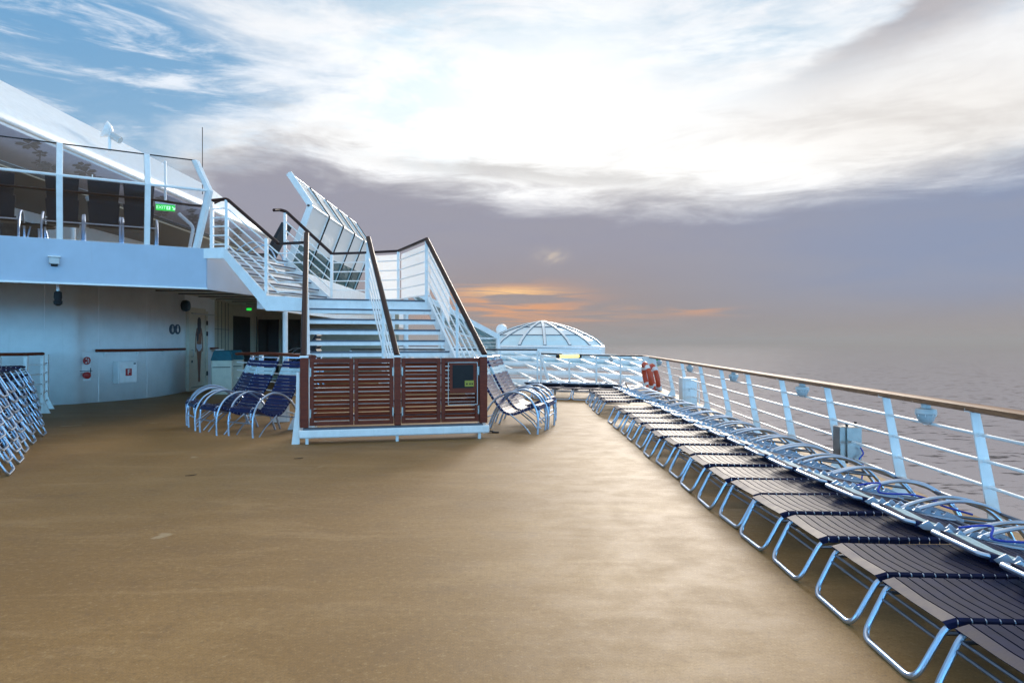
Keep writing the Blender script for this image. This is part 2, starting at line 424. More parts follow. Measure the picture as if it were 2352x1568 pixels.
    col = t.mix(t.m('MULTIPLY', band2, .55), col, (4.6, 4.5, 4.5))
    # sunset streaks low over the water
    s2 = t.noise(t.mapped(t.xyz(az, el, 0), (3.2, 48, 1), (0, 0, .03)), 1.9, 7, .6, .8)
    sm = t.m('MULTIPLY', t.m('ADD', blob(.0, .085, .064, .016), t.m('ADD', t.m('MULTIPLY', blob(.03, .13, .038, .014), .85), t.m('MULTIPLY', blob(.27, .05, .041, .005), .5))), t.smooth(s2, .40, .60))
    col = t.mix(t.m('MULTIPLY', sm, 1.0), col, (7.6, 3.5, 1.6))
    hot = t.m('MULTIPLY', blob(.0, .055, .070, .007), t.smooth(s2, .38, .56))
    col = t.mix(hot, col, (9.13, 5.74, 2.78))
    col = t.mix(t.m('MULTIPLY', blob(.058, .018, .121, .009), t.smooth(fluff, .40, .62)), col, (7.6, 6.2, 4.6))
    col = t.mix(t.smooth(el, .50, .95), col, (8.0, 7.8, 7.6))
    # behind the viewer: blue sky with an added bright low belt lighting the walls
    bk = t.mix(t.smooth(t.noise(t.mapped(d, (1, 1, 2)), 2.4, 6, .6), .42, .75), (19.0, 64.0, 112.0), (24.0, 66.0, 108.0))
    bk = t.mix(t.smooth(el, .035, .16), bk, (2.4, 4.6, 6.6))
    bk = t.mix(t.smooth(el, .45, 1.1), bk, (7.4, 7.5, 7.6))
    col = t.mix(front, bk, col)
    col = t.mix(t.smooth(z, -.01, -.06), col, (1.91, 1.83, 1.91))
    t.l(col, bg.inputs[0]); bg.inputs[1].default_value = .1
make_world()
sl = bpy.data.lights.new('sun', 'SUN'); sl.energy = 2.3; sl.angle = math.radians(18); sl.color = (1, .90, .78)
so = bpy.data.objects.new('sun', sl); C.objects.link(so)
sd = Vector((math.sin(SUN_AZ)*math.cos(SUN_EL), math.cos(SUN_AZ)*math.cos(SUN_EL), math.sin(SUN_EL)))
so.rotation_euler = (-sd).to_track_quat('-Z', 'Y').to_euler()

# ---------------------------------------------------------------- setting
S0 = 30000
struct(MB().quad((-S0,-S0,-28), (S0,-S0,-28), (S0,S0,-28), (-S0,S0,-28)).build('sea', M['sea'], smooth=False))
railX = lambda Y: 2.987+.056*Y
deck_poly = [(railX(-6)+.5, -6, 0), (railX(22.3)+.35, 22.6, 0), (.9, 20.4, 0), (-4.8, 20.4, 0), (-4.8, 34, 0), (-16, 34, 0), (-16, -6, 0)]
struct(MB().prism(deck_poly, (0, 0, -.35)).build('deck', M['deck'], smooth=False))
# brown strip along the forward deck edge
M['margin'] = mat('brown_deck_margin', (.10, .045, .028), .5, var=.25)
struct(MB().prism([(railX(22.3)+.3, 22.5, .004), (.9, 20.35, .004), (-4.7, 20.35, .004), (-4.7, 19.3, .004), (.95, 19.3, .004), (railX(20)+.1, 20.6, .004)], (0, 0, .004)).build('deck_margin', M['margin'], smooth=False))
# lower roof of the ship beyond the forward rail
M['lowroof'] = mat('shade_darkened_roof', (.30, .36, .38), .45, var=.1, vscale=1)  # colour darkened to give shaded recesses under the lattice
struct(MB().prism([(-14, 23.2, -1.7), (4.6, 23.2, -1.7), (7.0, 34, -1.7), (9, 44, -1.7), (6, 56, -1.7), (-14, 60, -1.7)], (0, 0, -.5)).build('lower_roof_deck', M['lowroof'], smooth=False))
struct(MB().prism([(railX(-6)+.5, -6, -.36), (railX(22.3)+.35, 22.6, -.36), (4.6, 23.2, -.36), (9, 44, -1.9), (6, 56, -1.9), (-14, 60, -1.9), (-16, -6, -.36)], (0, 0, -1.2)).build('hull_side', M['white'], smooth=False))

# thin sea haze that dissolves the horizon
hm = bpy.data.materials.new('haze_air'); hm.use_nodes = True; ht = NT(hm.node_tree)
ht.t.nodes.remove(ht.t.nodes['Principled BSDF'])
hv = ht.n('ShaderNodeVolumePrincipled'); hv.inputs['Color'].default_value = (.67, .525, .44, 1)
hv.inputs['Density'].default_value = 4.5e-4; hv.inputs['Anisotropy'].default_value = 0
ht.l(hv.outputs[0], ht.t.nodes['Material Output'].inputs['Volume'])
hz = MB().box((0, 0, -6), (70000, 70000, 46)).build('haze', hm, smooth=False); hz['kind'] = 'stuff'

# ---------------------------------------------------------------- ship rail
RZ = .933
def ship_rail():
    r = thing('ship_railing', 'long white railing with a teak handrail along the sea side of the deck', 'railing', (railX(0), 0, 0))
    ys = [-1.2, .4, 2.0, 3.55, 4.91, 6.21, 7.54, 9.03, 10.6, 12.25, 13.97, 15.9, 17.9, 20.1, 22.3]
    prof = [(-.058, -.02), (-.052, .012), (-.03, .026), (.03, .026), (.052, .012), (.058, -.02), (.03, -.03), (-.03, -.03)]
    a, b = V(railX(-1.6), -1.6, RZ), V(railX(22.35), 22.35, RZ)
    n = V((b-a).y, -(b-a).x, 0).normalized()
    MB().prism([a+n*p+Z*q for p, q in prof], b-a).build('handrail', M['teak'], r)
    for Y in ys:
        X = railX(Y); m = MB()
        top, bot = V(X, Y, RZ-.03), V(X+.17, Y, .0)
        m.prism([top+V(-.032, -.005, 0), top+V(.032, -.005, 0), bot+V(.05, -.005, .0), bot+V(-.05, -.005, .0)], (0, .012, 0))
        m.prism([bot+V(-.17, -.004, .0), bot+V(-.045, -.004, .0), bot+V(-.062, -.004, .17)], (0, .010, 0))
        m.box(bot+V(0, .001, .006), (.2, .1, .012)); m.box(top+V(0, .001, .012), (.11, .06, .02))
        m.build('post', M['white'], r)
    for k in range(4):
        h = .745-.185*k; off = .17*(1-h/RZ)
        MB().tube([V(railX(-1.6)+off, -1.6, h), V(railX(22.3)+off, 22.3, h)], .0125, 8).build('rail_bar', M['white'], r)
    return r
ship_rail()

def forward_rail():
    r = thing('ship_railing', 'white railing with dark handrail across the forward end of the deck below the glass dome', 'railing', (0, 21, 0))
    c0, c1, c2 = V(railX(22.3), 22.4, RZ), V(2.6, 21.5, .97), V(.84, 20.3, 1.045)
    path = [c0, c1, c2]
    for a, b in zip(path, path[1:]): MB().beam(a, b, .09, .045).build('handrail', M['rail'], r, bevel=.012)
    hi = [V(.74, 20.3, 1.16), V(-.75, 20.3, 1.165), V(-4.7, 20.3, 1.17)]
    MB().beam(hi[0], hi[2], .09, .045).build('handrail', M['rail'], r, bevel=.012)
    def seg(p, q, n, zt):
        for k in range(5):
            f = (k+.6)/5.2
            a, b = V(p.x, p.y, p.z*(1-f)+.02), V(q.x, q.y, q.z*(1-f)+.02)
            MB().tube([a, b], .0125, 6).build('rail_bar', M['white'], r)
        for i in range(zt, n+1):
            c = p.lerp(q, i/n); MB().beam(V(c.x, c.y, 0), c-Z*.03, .05, .05, V(1,0,0)).build('post', M['white'], r)
    seg(c0, c1, 2, 0); seg(c1, c2, 2, 1); seg(hi[0], hi[2], 5, 0)
    # sloping brace at the step between both heights
    MB().beam(V(.80, 20.3, 1.12), V(1.12, 20.1, .05), .09, .04).build('brace', M['white'], r)
    return r
forward_rail()

def bulkhead_lamp(Y, label, x=None, z=None):
    x = railX(Y)-.0 if x is None else x; z = RZ-.03 if z is None else z
    t = thing('bulkhead_lamp', label, 'lamp', (x, Y, z), 'lamps under the handrail')
    MB().lathe((x, Y, z), [(.035, 0), (.035, -.03), (.075, -.04), (.08, -.075), (.07, -.08)], 20).build('base', M['grey'], t)
    MB().lathe((x, Y, z), [(.068, -.08), (.068, -.10), (.055, -.135), (.03, -.155), (.002, -.16)], 20).build('globe', M['lampglass'], t)
    g = MB()
    for k in range(4):
        a = PI*k/4+.2
        pts = [V(x+math.cos(a)*q*.074, Y+math.sin(a)*q*.074, z-.08-.085*math.cos(q*PI/2)) for q in [i/6 for i in range(-6, 7)]]
        g.tube(pts, .004, 5)
    g.build('guard', M['white'], t)
for Y, lb in ((5.55, 'domed lamp under the teak handrail, the nearest and largest one'),
              (8.28, 'domed lamp under the teak handrail, second nearest, beyond the steel box'),
              (11.4, 'domed lamp under the teak handrail just right of the white cabinet'),
              (15.0, 'small domed lamp under the teak handrail left of the white cabinet'),
              (19.2, 'tiny domed lamp under the handrail beside the green sign and lifebuoys')):
    bulkhead_lamp(Y, lb)
bulkhead_lamp(21.8, 'small pale lamp hanging under the forward handrail right of the yellow tube lamp', 3.1, .92)

# steel box on the rail
t = thing('junction_box', 'stainless steel box fixed to the sea railing behind the loungers', 'box', W(1950, 1055, 7.2))
b0 = W(1950, 1055, 7.2)
MB().box(b0+V(0, .05, .17), (.215, .16, .34)).build('body', M['steel'], t, bevel=.006)
MB().box(b0+V(.03, -.045, .17), (.15, .022, .335)).build('door', M['steel'], t, bevel=.004)
mm = MB()
for dx in (-.0, .09):
    mm.box(b0+V(dx, .05, .36), (.016, .03, .05)); mm.box(b0+V(dx, .05, -.02), (.016, .03, .05))
mm.build_each('bracket', M['dark'], t)
# white cabinet beside rail
p = V(4.02, 15.4, 0); p.x = (1580-CX)/F*15.4
t = thing('cabinet', 'narrow white cabinet standing against the sea railing past the loungers', 'cabinet', p)
MB().box(p+V(0, 0, .30), (.32, .34, .60)).build('body', M['white'], t, bevel=.008)
MB().box(p+V(-.04, -.18, .31), (.15, .016, .52)).build('door', M['white'], t, bevel=.004)
MB().box(p+V(-.02, -.192, .34), (.015, .014, .06)).build('handle', M['steel'], t)
MB().tube(fillet([p+V(.19, 0, .02), p+V(.19, 0, .55), p+V(.24, .02, .5), p+V(.26, .02, .02)], .03), .012).build('pipe', M['white'], t)

# lifebuoys at corner
def lifebuoy(c, rot, label):
    t = thing('lifebuoy', label, 'lifebuoy', c, 'lifebuoys on the rail corner')
    R = Matrix.Rotation(rot, 3, 'Z') @ Matrix.Rotation(-.2, 3, 'Y')
    ring = [c+R @ V(0, math.cos(a)*.31, math.sin(a)*.36) for a in [2*PI*k/32 for k in range(32)]]
    MB().tube(ring, .068, 10, closed=True).build('ring', M['orange'], t)
    for q in range(4):
        a0 = q*PI/2+PI/4
        seg = [c+R @ V(0, math.cos(a)*.31, math.sin(a)*.36) for a in [a0-.16+.08*k for k in range(5)]]
        MB().tube(seg, .071, 10).build('band', M['white'], t)
lifebuoy(W(1487, 864, 19.6), .06, 'orange lifebuoy with white bands hung on the railing corner, the left of the two')
lifebuoy(W(1503, 868, 19.9), .08, 'orange lifebuoy with white bands hung behind another on the corner, the right of the two')
t = thing('lifebuoy_holder', 'white board above the two orange lifebuoys at the railing corner', 'board', W(1488, 830, 20.9))
c = W(1488, 830, 20.9)
MB().box(c, (.34, .03, .30)).build('board', M['white'], t, bevel=.01)
MB().beam(c+V(-.12, .03, -.9), c+V(-.12, .03, .1), .04, .04).build('post', M['white'], t)
c = W(1508, 832, 20.6)
t = thing('safety_sign', 'small green safety sign with a white ring on the far railing corner', 'sign', c)
MB().box(c, (.16, .012, .22)).build('plate', M['greenpl'], t)
MB().tube([c+V(math.cos(a)*.045, -.012, math.sin(a)*.045) for a in [2*PI*k/18 for k in range(18)]], .010, 6, closed=True).build('ring_mark', M['white'], t)
# yellow tube lamp
c = W(1307, 818, 20.1)
t = thing('tube_lamp', 'lit yellow tube lamp hanging under the forward handrail', 'lamp', c)
MB().tube([c+V(-.30, -.12, 0), c+V(.30, .18, 0)], .048, 12).build('tube', M['tubelamp'], t)
for s_, q in ((-1, V(-.33, -.135, 0)), (1, V(.33, .195, 0))):
    MB().lathe(c+q, [(.05, -.04), (.06, -.03), (.06, .03), (.05, .04)], 14, V(.6, .3, 0)).build('end_cap', M['dark'], t)
MB().beam(c+V(-.2, -.07, .06), c+V(.2, .13, .06), .03, .03).build('bracket', M['white'], t)

# ---------------------------------------------------------------- glass dome and roof lattice beyond
def dome():
    c = W(1245, 808, 40); R = 3.5
    t = thing('glass_dome', 'low faceted glass dome with white ribs on the ship roof ahead', 'dome', c)
    prof = [(1.0, .40), (.91, .66), (.77, .93), (.60, 1.20), (.45, 1.39), (.22, 1.61), (.03, 1.72)]
    N = 16
    rot = PI/16*0
    def pt(i, k):
        r, h = prof[i]; a = 2*PI*k/N+rot-PI/2
        return c+V(math.cos(a)*r*R, math.sin(a)*r*R, h)
    MB().lathe(c, [(R*1.0, -.6), (R*1.02, -.55), (R*1.03, .32), (R*1.0, .40), (R*.96, .40)], 32).build('rim', M['white'], t)
    g = MB()
    for k in range(N):
        for i in range(2): g.quad(pt(i, k), pt(i, k+1), pt(i+1, k+1), pt(i+1, k))
    g.build('glazing', M['domeglass'], t, smooth=False)
    g = MB()
    for k in range(N):
        for i in range(2, len(prof)-1): g.quad(pt(i, k), pt(i, k+1), pt(i+1, k+1), pt(i+1, k))
    g.build('upper_glazing', M['domeglare'], t, smooth=False)
    rb = MB(); dk = MB()
    for k in range(N):
        pts = [pt(i, k)+Z*.03 for i in range(len(prof))]
        for a, b in zip(pts, pts[1:]): rb.beam(a, b, .13, .06); dk.beam(a-Z*.014, b-Z*.014, .165, .03)
    for i in (2, 4):
        for k in range(N): dk.beam(pt(i, k)+Z*.02, pt(i, k+1)+Z*.02, .05, .04)
    rb.build('rib', M['white'], t); dk.build('seal', M['tread'], t)
    MB().lathe(c+Z*1.70, [(.35, 0), (.33, .06), (.1, .10), (.0, .11)], 16).build('crown_cap', M['white'], t)
    # blurred frames of the room seen through the glass
    f = MB()
    for dx in (-1.1, .9): 
        f.box(c+V(dx, 0, .75), (.9, .05, .10)); f.box(c+V(dx-.4, 0, .45), (.12, .05, .6)); f.box(c+V(dx+.4, 0, .45), (.12, .05, .6))
    f.build('inner_frame', M['white'], t)
dome()
def roof_lattice():
    t = thing('roof_truss', 'white lattice of curved roof girders with slanting struts beyond the forward railing', 'roof truss', (0, 26, -1.7))
    rows = []
    for k, (Y, z) in enumerate(((24.0, -.42), (25.6, -.15), (27.4, .12), (29.4, .36), (31.8, .56), (34.4, .72))):
        x1 = 4.55+.23*(Y-24)
        pts = [V(-9+(x1+9)*q/14, Y-.6*(q/14)**2, z+.10-.9*max(0, (q/14-.55))**2*1.6) for q in range(15)]
        rows.append(pts); MB().tube(pts, .125-.005*k, 10).build('girder', M['white'], t)
    for a, b in zip(rows, rows[1:]):
        for i in range(2, 15, 1):
            MB().beam(a[i], b[max(i-1, 0)], .11, .09).build('strut', M['white'], t)
    for i in (2, 5, 8, 11, 13):
        MB().tube([V(rows[0][i].x, rows[0][i].y, -1.7), rows[0][i]], .09, 8).build('leg', M['white'], t)
    # glazing between girders
    g = MB()
    for a, b in zip(rows[3:], rows[4:]):
        for i in range(14): g.quad(a[i]-Z*.1, a[i+1]-Z*.1, b[i+1]-Z*.1, b[i]-Z*.1)
    g.build('glazing', M['domeglass'], t, smooth=False)
    MB().beam(V(-9, 36, .95), V(4.6, 36, .75), .5, .5).build('edge_fascia', M['white'], t)
    MB().beam(V(-9, 36.0, 1.22), V(4.5, 36.0, .99), .3, .06).build('edge_strip', M['tread'], t)
roof_lattice()
def pool_roof():
    a, b = V(-3.35, 22, 3.05), V(-3.2, 31, 2.35); c, d = V(-.62, 31.5, .85), V(-.45, 22.4, 1.5)
    t = thing('glass_roof', 'sloping teal glass roof with white frame behind the staircase', 'roof', (-2, 26, 0))
    MB().sheet(a, b, c, d, .03).build('glazing', M['roofglass'], t)
    f = MB()
    for p, q in ((a, d), (b, c), (a, b), (d, c)): f.beam(p+Z*.06, q+Z*.06, .12, .16)
    for k in range(1, 6):
        f.beam(a.lerp(b, k/6)+Z*.04, d.lerp(c, k/6)+Z*.04, .07, .1)
    for k in range(1, 3): f.beam(a.lerp(d, k/3)+Z*.02, b.lerp(c, k/3)+Z*.02, .05, .07)
    f.build('frame', M['white'], t)
    tr = MB()
    for k in range(6):
        p = a.lerp(b, k/5); q = d.lerp(c, k/5)
        lo = [p.lerp(q, s)-Z*.55*math.sin(PI*s) for s in (0, .25, .5, .75, 1)]; hi = [p.lerp(q, s) for s in (0, .25, .5, .75, 1)]
        for i in range(4):
            tr.tube([lo[i], lo[i+1]], .03, 6)
            tr.tube([lo[i], hi[i+1]] if i % 2 else [hi[i], lo[i+1]], .024, 6)
    tr.build('truss', M['white'], t)
    for p in (a, b, d, c): MB().tube([V(p.x, p.y, -1.7), p], .08, 10).build('column', M['white'], t)
    for k in range(2):
        MB().tube([V(-3.6+1.5*k, 21.0, -1.7), V(-3.6+1.5*k, 21.0, 3.0)], .07, 10).build('column', M['white'], t)
pool_roof()
c = W(1152, 757, 46)
t = thing('radome', 'small white radar dome peeping over the left side of the glass dome', 'radome', V(c.x, c.y, -1.7))
MB().lathe(c, [(.0, .38), (.18, .34), (.32, .20), (.38, 0), (.32, -.20), (.20, -.32)][::-1], 20).build('ball', M['white'], t)
MB().tube([V(c.x, c.y, -1.7), c-Z*.3], .14, 10).build('pedestal', M['white'], t)

# ---------------------------------------------------------------- upper deck block at left
FA, FB = V(-13.0, 7.1, 0), V(-5.21, 11.9, 0)          # front edge of the upper deck
UZ0, UZ1 = 2.29, 2.985
fn = V(4.8, -7.79, 0).normalized()                    # outward
if fn.y > 0: fn = -fn
def on_edge(x):                                       # point of the edge on the sight line through column x
    k = (x-CX)/F; d = FB-FA
    s = (k*FA.y-FA.x)/(d.x-k*d.y); return FA+d*s
def upper_deck():
    t = thing('upper_deck', 'white upper deck platform with a deep blue shaded fascia over the left wall', 'upper deck', (-8, 12, 0))
    FC = V(-4.95, 13.9, 0); FD = V(-5.15, 34, 0)
    a, b = FA+Z*UZ0, FB+Z*UZ0
    MB().prism([a, b, b-fn*.14, a-fn*.14], (0, 0, UZ1-UZ0)).build('fascia', M['fascia'], t, bevel=.012)
    MB().beam(a+fn*.012+Z*.012, b+fn*.012+Z*.012, .03, .03).build('drip_edge', M['white'], t)
    MB().prism([FB+Z*UZ0-fn*.001, FC+Z*UZ0, FC+Z*UZ0+V(-.14, 0, 0), FB+Z*UZ0-fn*.14], (0, 0, UZ1-UZ0)).build('fascia', M['fascia'], t)
    MB().prism([FC+Z*2.05, FD+Z*2.05, FD+Z*2.05+V(-.14, 0, 0), FC+Z*2.05+V(-.14, 0, 0)], (0, 0, 1.0)).build('side_bulwark', M['white'], t)
    MB().prism([FA-fn*.142+Z*2.70, FB-fn*.142+Z*2.70, FC+Z*2.70+V(-.145, 0, 0), FD+Z*2.70+V(-.145, 0, 0), V(-18, 34, 2.70), V(-18, 7.0, 2.70)], (0, 0, .27)).build('slab', M['cream'], t, smooth=False)
    # ceiling strips in the covered passage
    cs = MB()
    for k in range(9): cs.beam(V(-9.0, 17.6+1.2*k, 2.685), V(-5.6, 18.0+1.2*k, 2.685), .04, .03)
    cs.build('ceiling_batten', M['brownsoffit'], t)
    MB().prism([V(-5.30, 14.2, 2.42), V(-5.30, 33, 2.42), V(-5.55, 33, 2.42), V(-5.55, 14.2, 2.42)], (0, 0, .28)).build('ceiling_beam', M['cream'], t)
upper_deck()
c = V(*W(465, 661, 14.6)); c.z = 2.688
t = thing('downlight', 'small lit round ceiling lamp under the upper deck near the door', 'lamp', c)
MB().lathe(c, [(.12, .01), (.12, -.012), (.10, -.02)], 20).build('ring', M['white'], t)
MB().lathe(c, [(.095, -.021), (.09, -.03), (.0, -.032)], 20).build('lens', M['lampglow'], t)

# windscreen on the upper deck front
def wind_post(t, base, n, kz=.96, tz=1.50, ko=.20, to=-.02, w=.085, d=.10):
    sd_ = n.cross(Z).normalized(); b = base+Z*UZ1; k = b+n*ko+Z*kz; q = b+n*to+Z*tz
    m = MB()
    for p0, p1 in ((b, k), (k, q)):
        m.prism([p0-sd_*w/2+n*d/2, p0+sd_*w/2+n*d/2, p0+sd_*w/2-n*d/2, p0-sd_*w/2-n*d/2], p1-p0)
    m.build('post', M['white'], t, bevel=.006)
    return b, k, q
def windscreen():
    t = thing('windscreen', 'kinked smoky glass windscreen with white posts along the upper deck edge', 'windscreen', (-8, 10.5, UZ1))
    base = [on_edge(x)-fn*.07 for x in (-420, -215, -70, 137, 338, 452)]
    P = [wind_post(t, b, fn if i < 5 else (fn*.35+V(1, 0, 0)*.75).normalized(), ko=.20 if i < 5 else .27) for i, b in enumerate(base)]
    for (b0, k0, q0), (b1, k1, q1) in zip(P, P[1:]):
        MB().sheet(b0+Z*.02, b1+Z*.02, k1, k0, .012).build('glass_pane', M['glass'], t)
        MB().sheet(k0+Z*.012, k1+Z*.012, q1, q0, .012).build('glass_pane', M['clear'], t)
        MB().tube([k0+fn*.02, k1+fn*.02], .022, 8).build('mid_rail', M['white'], t)
        MB().beam(q0, q1, .016, .018).build('top_edge', M['dark'], t)
    inn = [b-fn*.28+Z*(UZ1+.81) for b in base]; inn[-1] = inn[-1]+V(.05, .1, -.02)
    MB().tube(spline(inn+[W(505, 461, 12.2)], 5), .032, 8, ry=.022).build('handrail', M['rail'], t)
    for p in inn[1:5:2]: MB().tube([V(p.x, p.y, UZ1), p], .018, 8).build('handrail_post', M['alu'], t)
    p = base[5]-fn*.35+Z*UZ1
    MB().tube(fillet([p+V(-.10, .05, .0), p+V(-.02, .05, .42), p+V(-.30, .1, .66)], .08), .03, 8).build('brace', M['white'], t)
windscreen()

# big funnel roof / canopy parallel to the ship's axis
def canopy():
    t = thing('canopy_roof', 'huge sloping white canopy roof with flower printed lining over the upper deck', 'canopy', (-12, 18, UZ1))
    Y0, Y1 = 6.0, 27.0
    prof_top = [(-9.0, .43), (-9.6, .458), (-10.3, .482), (-11.0, .502), (-12.5, .50)]
    ys = [Y0+(Y1-Y0)*k/14 for k in range(15)]
    def P(x, m, Y):
        # the roof rises slightly in a curve toward the viewer and rounds off at its far end
        e = max(0, (Y-25.0)/2.0)
        return V(x-.25*e*e, Y, CAMH+m*abs(x)-.30*e*e*(1 if m > .44 else .3))
    m = MB()
    for y0, y1 in zip(ys, ys[1:]):
        for (xa, ma), (xb, mb) in zip(prof_top, prof_top[1:]):
            m.quad(P(xa, ma, y0), P(xa, ma, y1), P(xb, mb, y1), P(xb, mb, y0))
    o = m.build('roof_sheet', M['white'], t); so_ = o.modifiers.new('thick', 'SOLIDIFY'); so_.thickness = .08; so_.offset = 1
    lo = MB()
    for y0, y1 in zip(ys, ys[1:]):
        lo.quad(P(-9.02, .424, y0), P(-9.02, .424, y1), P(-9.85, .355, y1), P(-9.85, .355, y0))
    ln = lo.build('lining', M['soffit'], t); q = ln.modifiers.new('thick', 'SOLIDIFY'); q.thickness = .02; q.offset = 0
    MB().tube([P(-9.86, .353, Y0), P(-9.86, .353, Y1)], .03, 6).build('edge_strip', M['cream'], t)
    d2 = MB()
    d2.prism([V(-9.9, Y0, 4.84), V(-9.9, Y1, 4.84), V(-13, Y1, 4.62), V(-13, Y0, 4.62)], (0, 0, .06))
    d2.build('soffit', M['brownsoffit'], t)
    # flowers printed on the lining
    fl = MB(); rnd = random.Random(3)
    nrm = (V(-.83, 0, 0)+Z*(.335*9.85-.375*9.02)).normalized()
    U = V(0, 1, 0); Wd = V(-.83, 0, CAMH+.355*9.85-CAMH-.424*9.02).normalized(); N = U.cross(Wd).normalized()
    if N.z > 0: N = -N
    def onl(y, s): return P(-9.02, .424, y).lerp(P(-9.85, .355, y), s)+N*.012
    for cl in range(9):
        y = 9.6+1.75*cl+rnd.uniform(-.3, .3)
        prev = None
        for j in range(4):
            s = .2+.2*j*rnd.uniform(.7, 1.1); yy = y+.40*j+rnd.uniform(-.1, .1)
            c0 = onl(yy, s)
            if prev is not None:
                dv = (c0-prev); sdv = dv.cross(N).normalized()*.012
                fl.prism([prev-sdv, prev+sdv, c0+sdv, c0-sdv], N*.004)
            prev = c0
            rr = rnd.uniform(.11, .19)
            for k in range(5):
                a = 2*PI*k/5+rnd.uniform(-.2, .2)
                e = (U*math.cos(a)*1.6+Wd*math.sin(a))
                f = (U*-math.sin(a)*1.6+Wd*math.cos(a))
                fl.prism([c0+e*.015, c0+e*rr*.55+f*rr*.33, c0+e*rr*1.05+f*rr*.2, c0+e*rr*.92, c0+e*rr*1.05-f*rr*.2, c0+e*rr*.55-f*rr*.33], N*.003)
    fl.build('flower_print', M['flower'], t, smooth=False)
    # deckhouse wall below the canopy
    MB().prism([V(-12.2, 5, UZ1), V(-12.2, 27, UZ1), V(-12.4, 27, UZ1), V(-12.4, 5, UZ1)], (0, 0, 1.70)).build('back_wall', M['white'], t)
    for y0, y1 in ((8, 12.2), (13, 15.8), (23.9, 26)):
        MB().box(V(-12.17, (y0+y1)/2, UZ1+.72), (.05, y1-y0, 1.40)).build('window', M['darkglass'], t)
    MB().box(V(-12.15, 17.3, UZ1+.72), (.05, 1.5, 1.36)).build('printed_panel', M['bronze'], t)
    MB().tube([V(-9.2, 14.6, UZ1), V(-9.2, 14.6, 4.8)], .05, 10).build('column', M['white'], t)
canopy()
# searchlight and antenna on the canopy edge
c = W(252, 303, 16.4)
t = thing('searchlight', 'white searchlight perched on the top edge of the canopy roof', 'searchlight', c)
MB().lathe(c+V(-.10, 0, .05), [(.05, -.16), (.14, -.10), (.20, .0), (.21, .04), (.18, .05)], 18, V(-.75, -.5, .35)).build('head', M['white'], t)
MB().tube([c+V(.05, .02, -.08), c+V(.24, .02, -.20)], .085, 12).build('motor', M['grey'], t)
MB().tube([c+V(0, 0, -.45), c+V(0, 0, -.02)], .04, 8).build('bracket', M['white'], t)
c = W(465, 380, 22)
tag(MB().tube([c-Z*1.6, c+Z*1.2], .012, 6).build('whip_antenna', M['dark']), 'thin upright whip antenna above the corner of the windscreen', 'antenna')

# exit sign on the upper deck
def text_mesh(name, s, size, m, parent, org, xdir, ndir):
    cu = bpy.data.curves.new(name, 'FONT'); cu.body = s; cu.size = size; cu.extrude = .0015; cu.align_x = 'CENTER'; cu.align_y = 'CENTER'
    o = bpy.data.objects.new(name, cu); C.objects.link(o)
    bpy.context.view_layer.update()
    me = bpy.data.meshes.new_from_object(o.evaluated_get(bpy.context.evaluated_depsgraph_get()))
    bpy.data.objects.remove(o); x = Vector(xdir).normalized(); n = Vector(ndir).normalized(); y = n.cross(x)
    off = ORG[parent.name]
    for v in me.vertices: v.co = Vector(org)+x*v.co.x+y*v.co.y+n*v.co.z-off
    me.materials.clear(); me.materials.append(m)
    r = bpy.data.objects.new(name, me); C.objects.link(r); r.parent = parent; ORG[r.name] = off; return r
def arrow_person(parent, org, x, n, s):
    y = n.cross(x); g = MB()
    pl = lambda pts: g.prism([org+x*a*s+y*b*s for a, b in pts], n*.002)
    pl([(-.5, -.5), (.5, -.5), (.5, .5), (-.5, .5)])
    k = MB(); pk = lambda pts: k.prism([org+n*.003+x*a*s+y*b*s for a, b in pts], n*.002)
    pk([(-.1, .25), (.1, .25), (.12, .42), (-.08, .42)]); pk([(-.2, .15), (.2, .2), (.25, .05), (.05, -.1), (.2, -.4), (.05, -.4), (-.1, -.1), (-.35, -.35), (-.4, -.22), (-.1, .02)])
    k2 = MB(); c = org+x*s*1.35
    k2.prism([c+x*a*s+y*b*s for a, b in ((-.4, .45), (-.25, .45), (.25, -.1), (.25, .2), (.45, .2), (.45, -.45), (-.2, -.45), (-.2, -.25), (.08, -.25), (-.45, .3))], n*.002)
    g.build('pictogram', M['exitwhite'], parent, smooth=False); k.build('running_figure', M['exitgreen'], parent, smooth=False); k2.build('arrow', M['exitwhite'], parent, smooth=False)
c = W(380, 476, 13.6)
t = thing('exit_sign', 'lit green EXIT sign with running figure and arrow behind the windscreen', 'sign', c)
xd = V(1, .30, -.03).normalized(); nd = xd.cross(Z).normalized()
if nd.y > 0: nd = -nd
R = Matrix((xd, -nd, Z)).transposed()
MB().box(c+Z*.075, (.36, .05, .05), R).build('housing', M['white'], t)
MB().box(c-Z*.012, (.34, .02, .115), R).build('panel', M['exitgreen'], t)
text_mesh('lettering', 'EXIT', .085, M['exitwhite'], t, c+nd*.013-xd*.075-Z*.012, xd, nd)
arrow_person(t, c+nd*.012+xd*.055-Z*.012, xd, nd, .068)
MB().beam(c+Z*.09, c+Z*.9, .03, .03).build('hanger', M['white'], t)
# round bulb lamp behind windscreen
c = W(212, 457, 14.2)
t = thing('oval_lamp', 'oval pale lamp hanging behind the dark upper deck chairs', 'lamp', c)
MB().lathe(c, [(.02, -.07), (.10, -.055), (.13, 0), (.12, .04), (.06, .06)], 18).build('globe', M['lampglass'], t)
MB().tube([c+Z*.05, c+Z*.5], .012, 6).build('stem', M['white'], t)

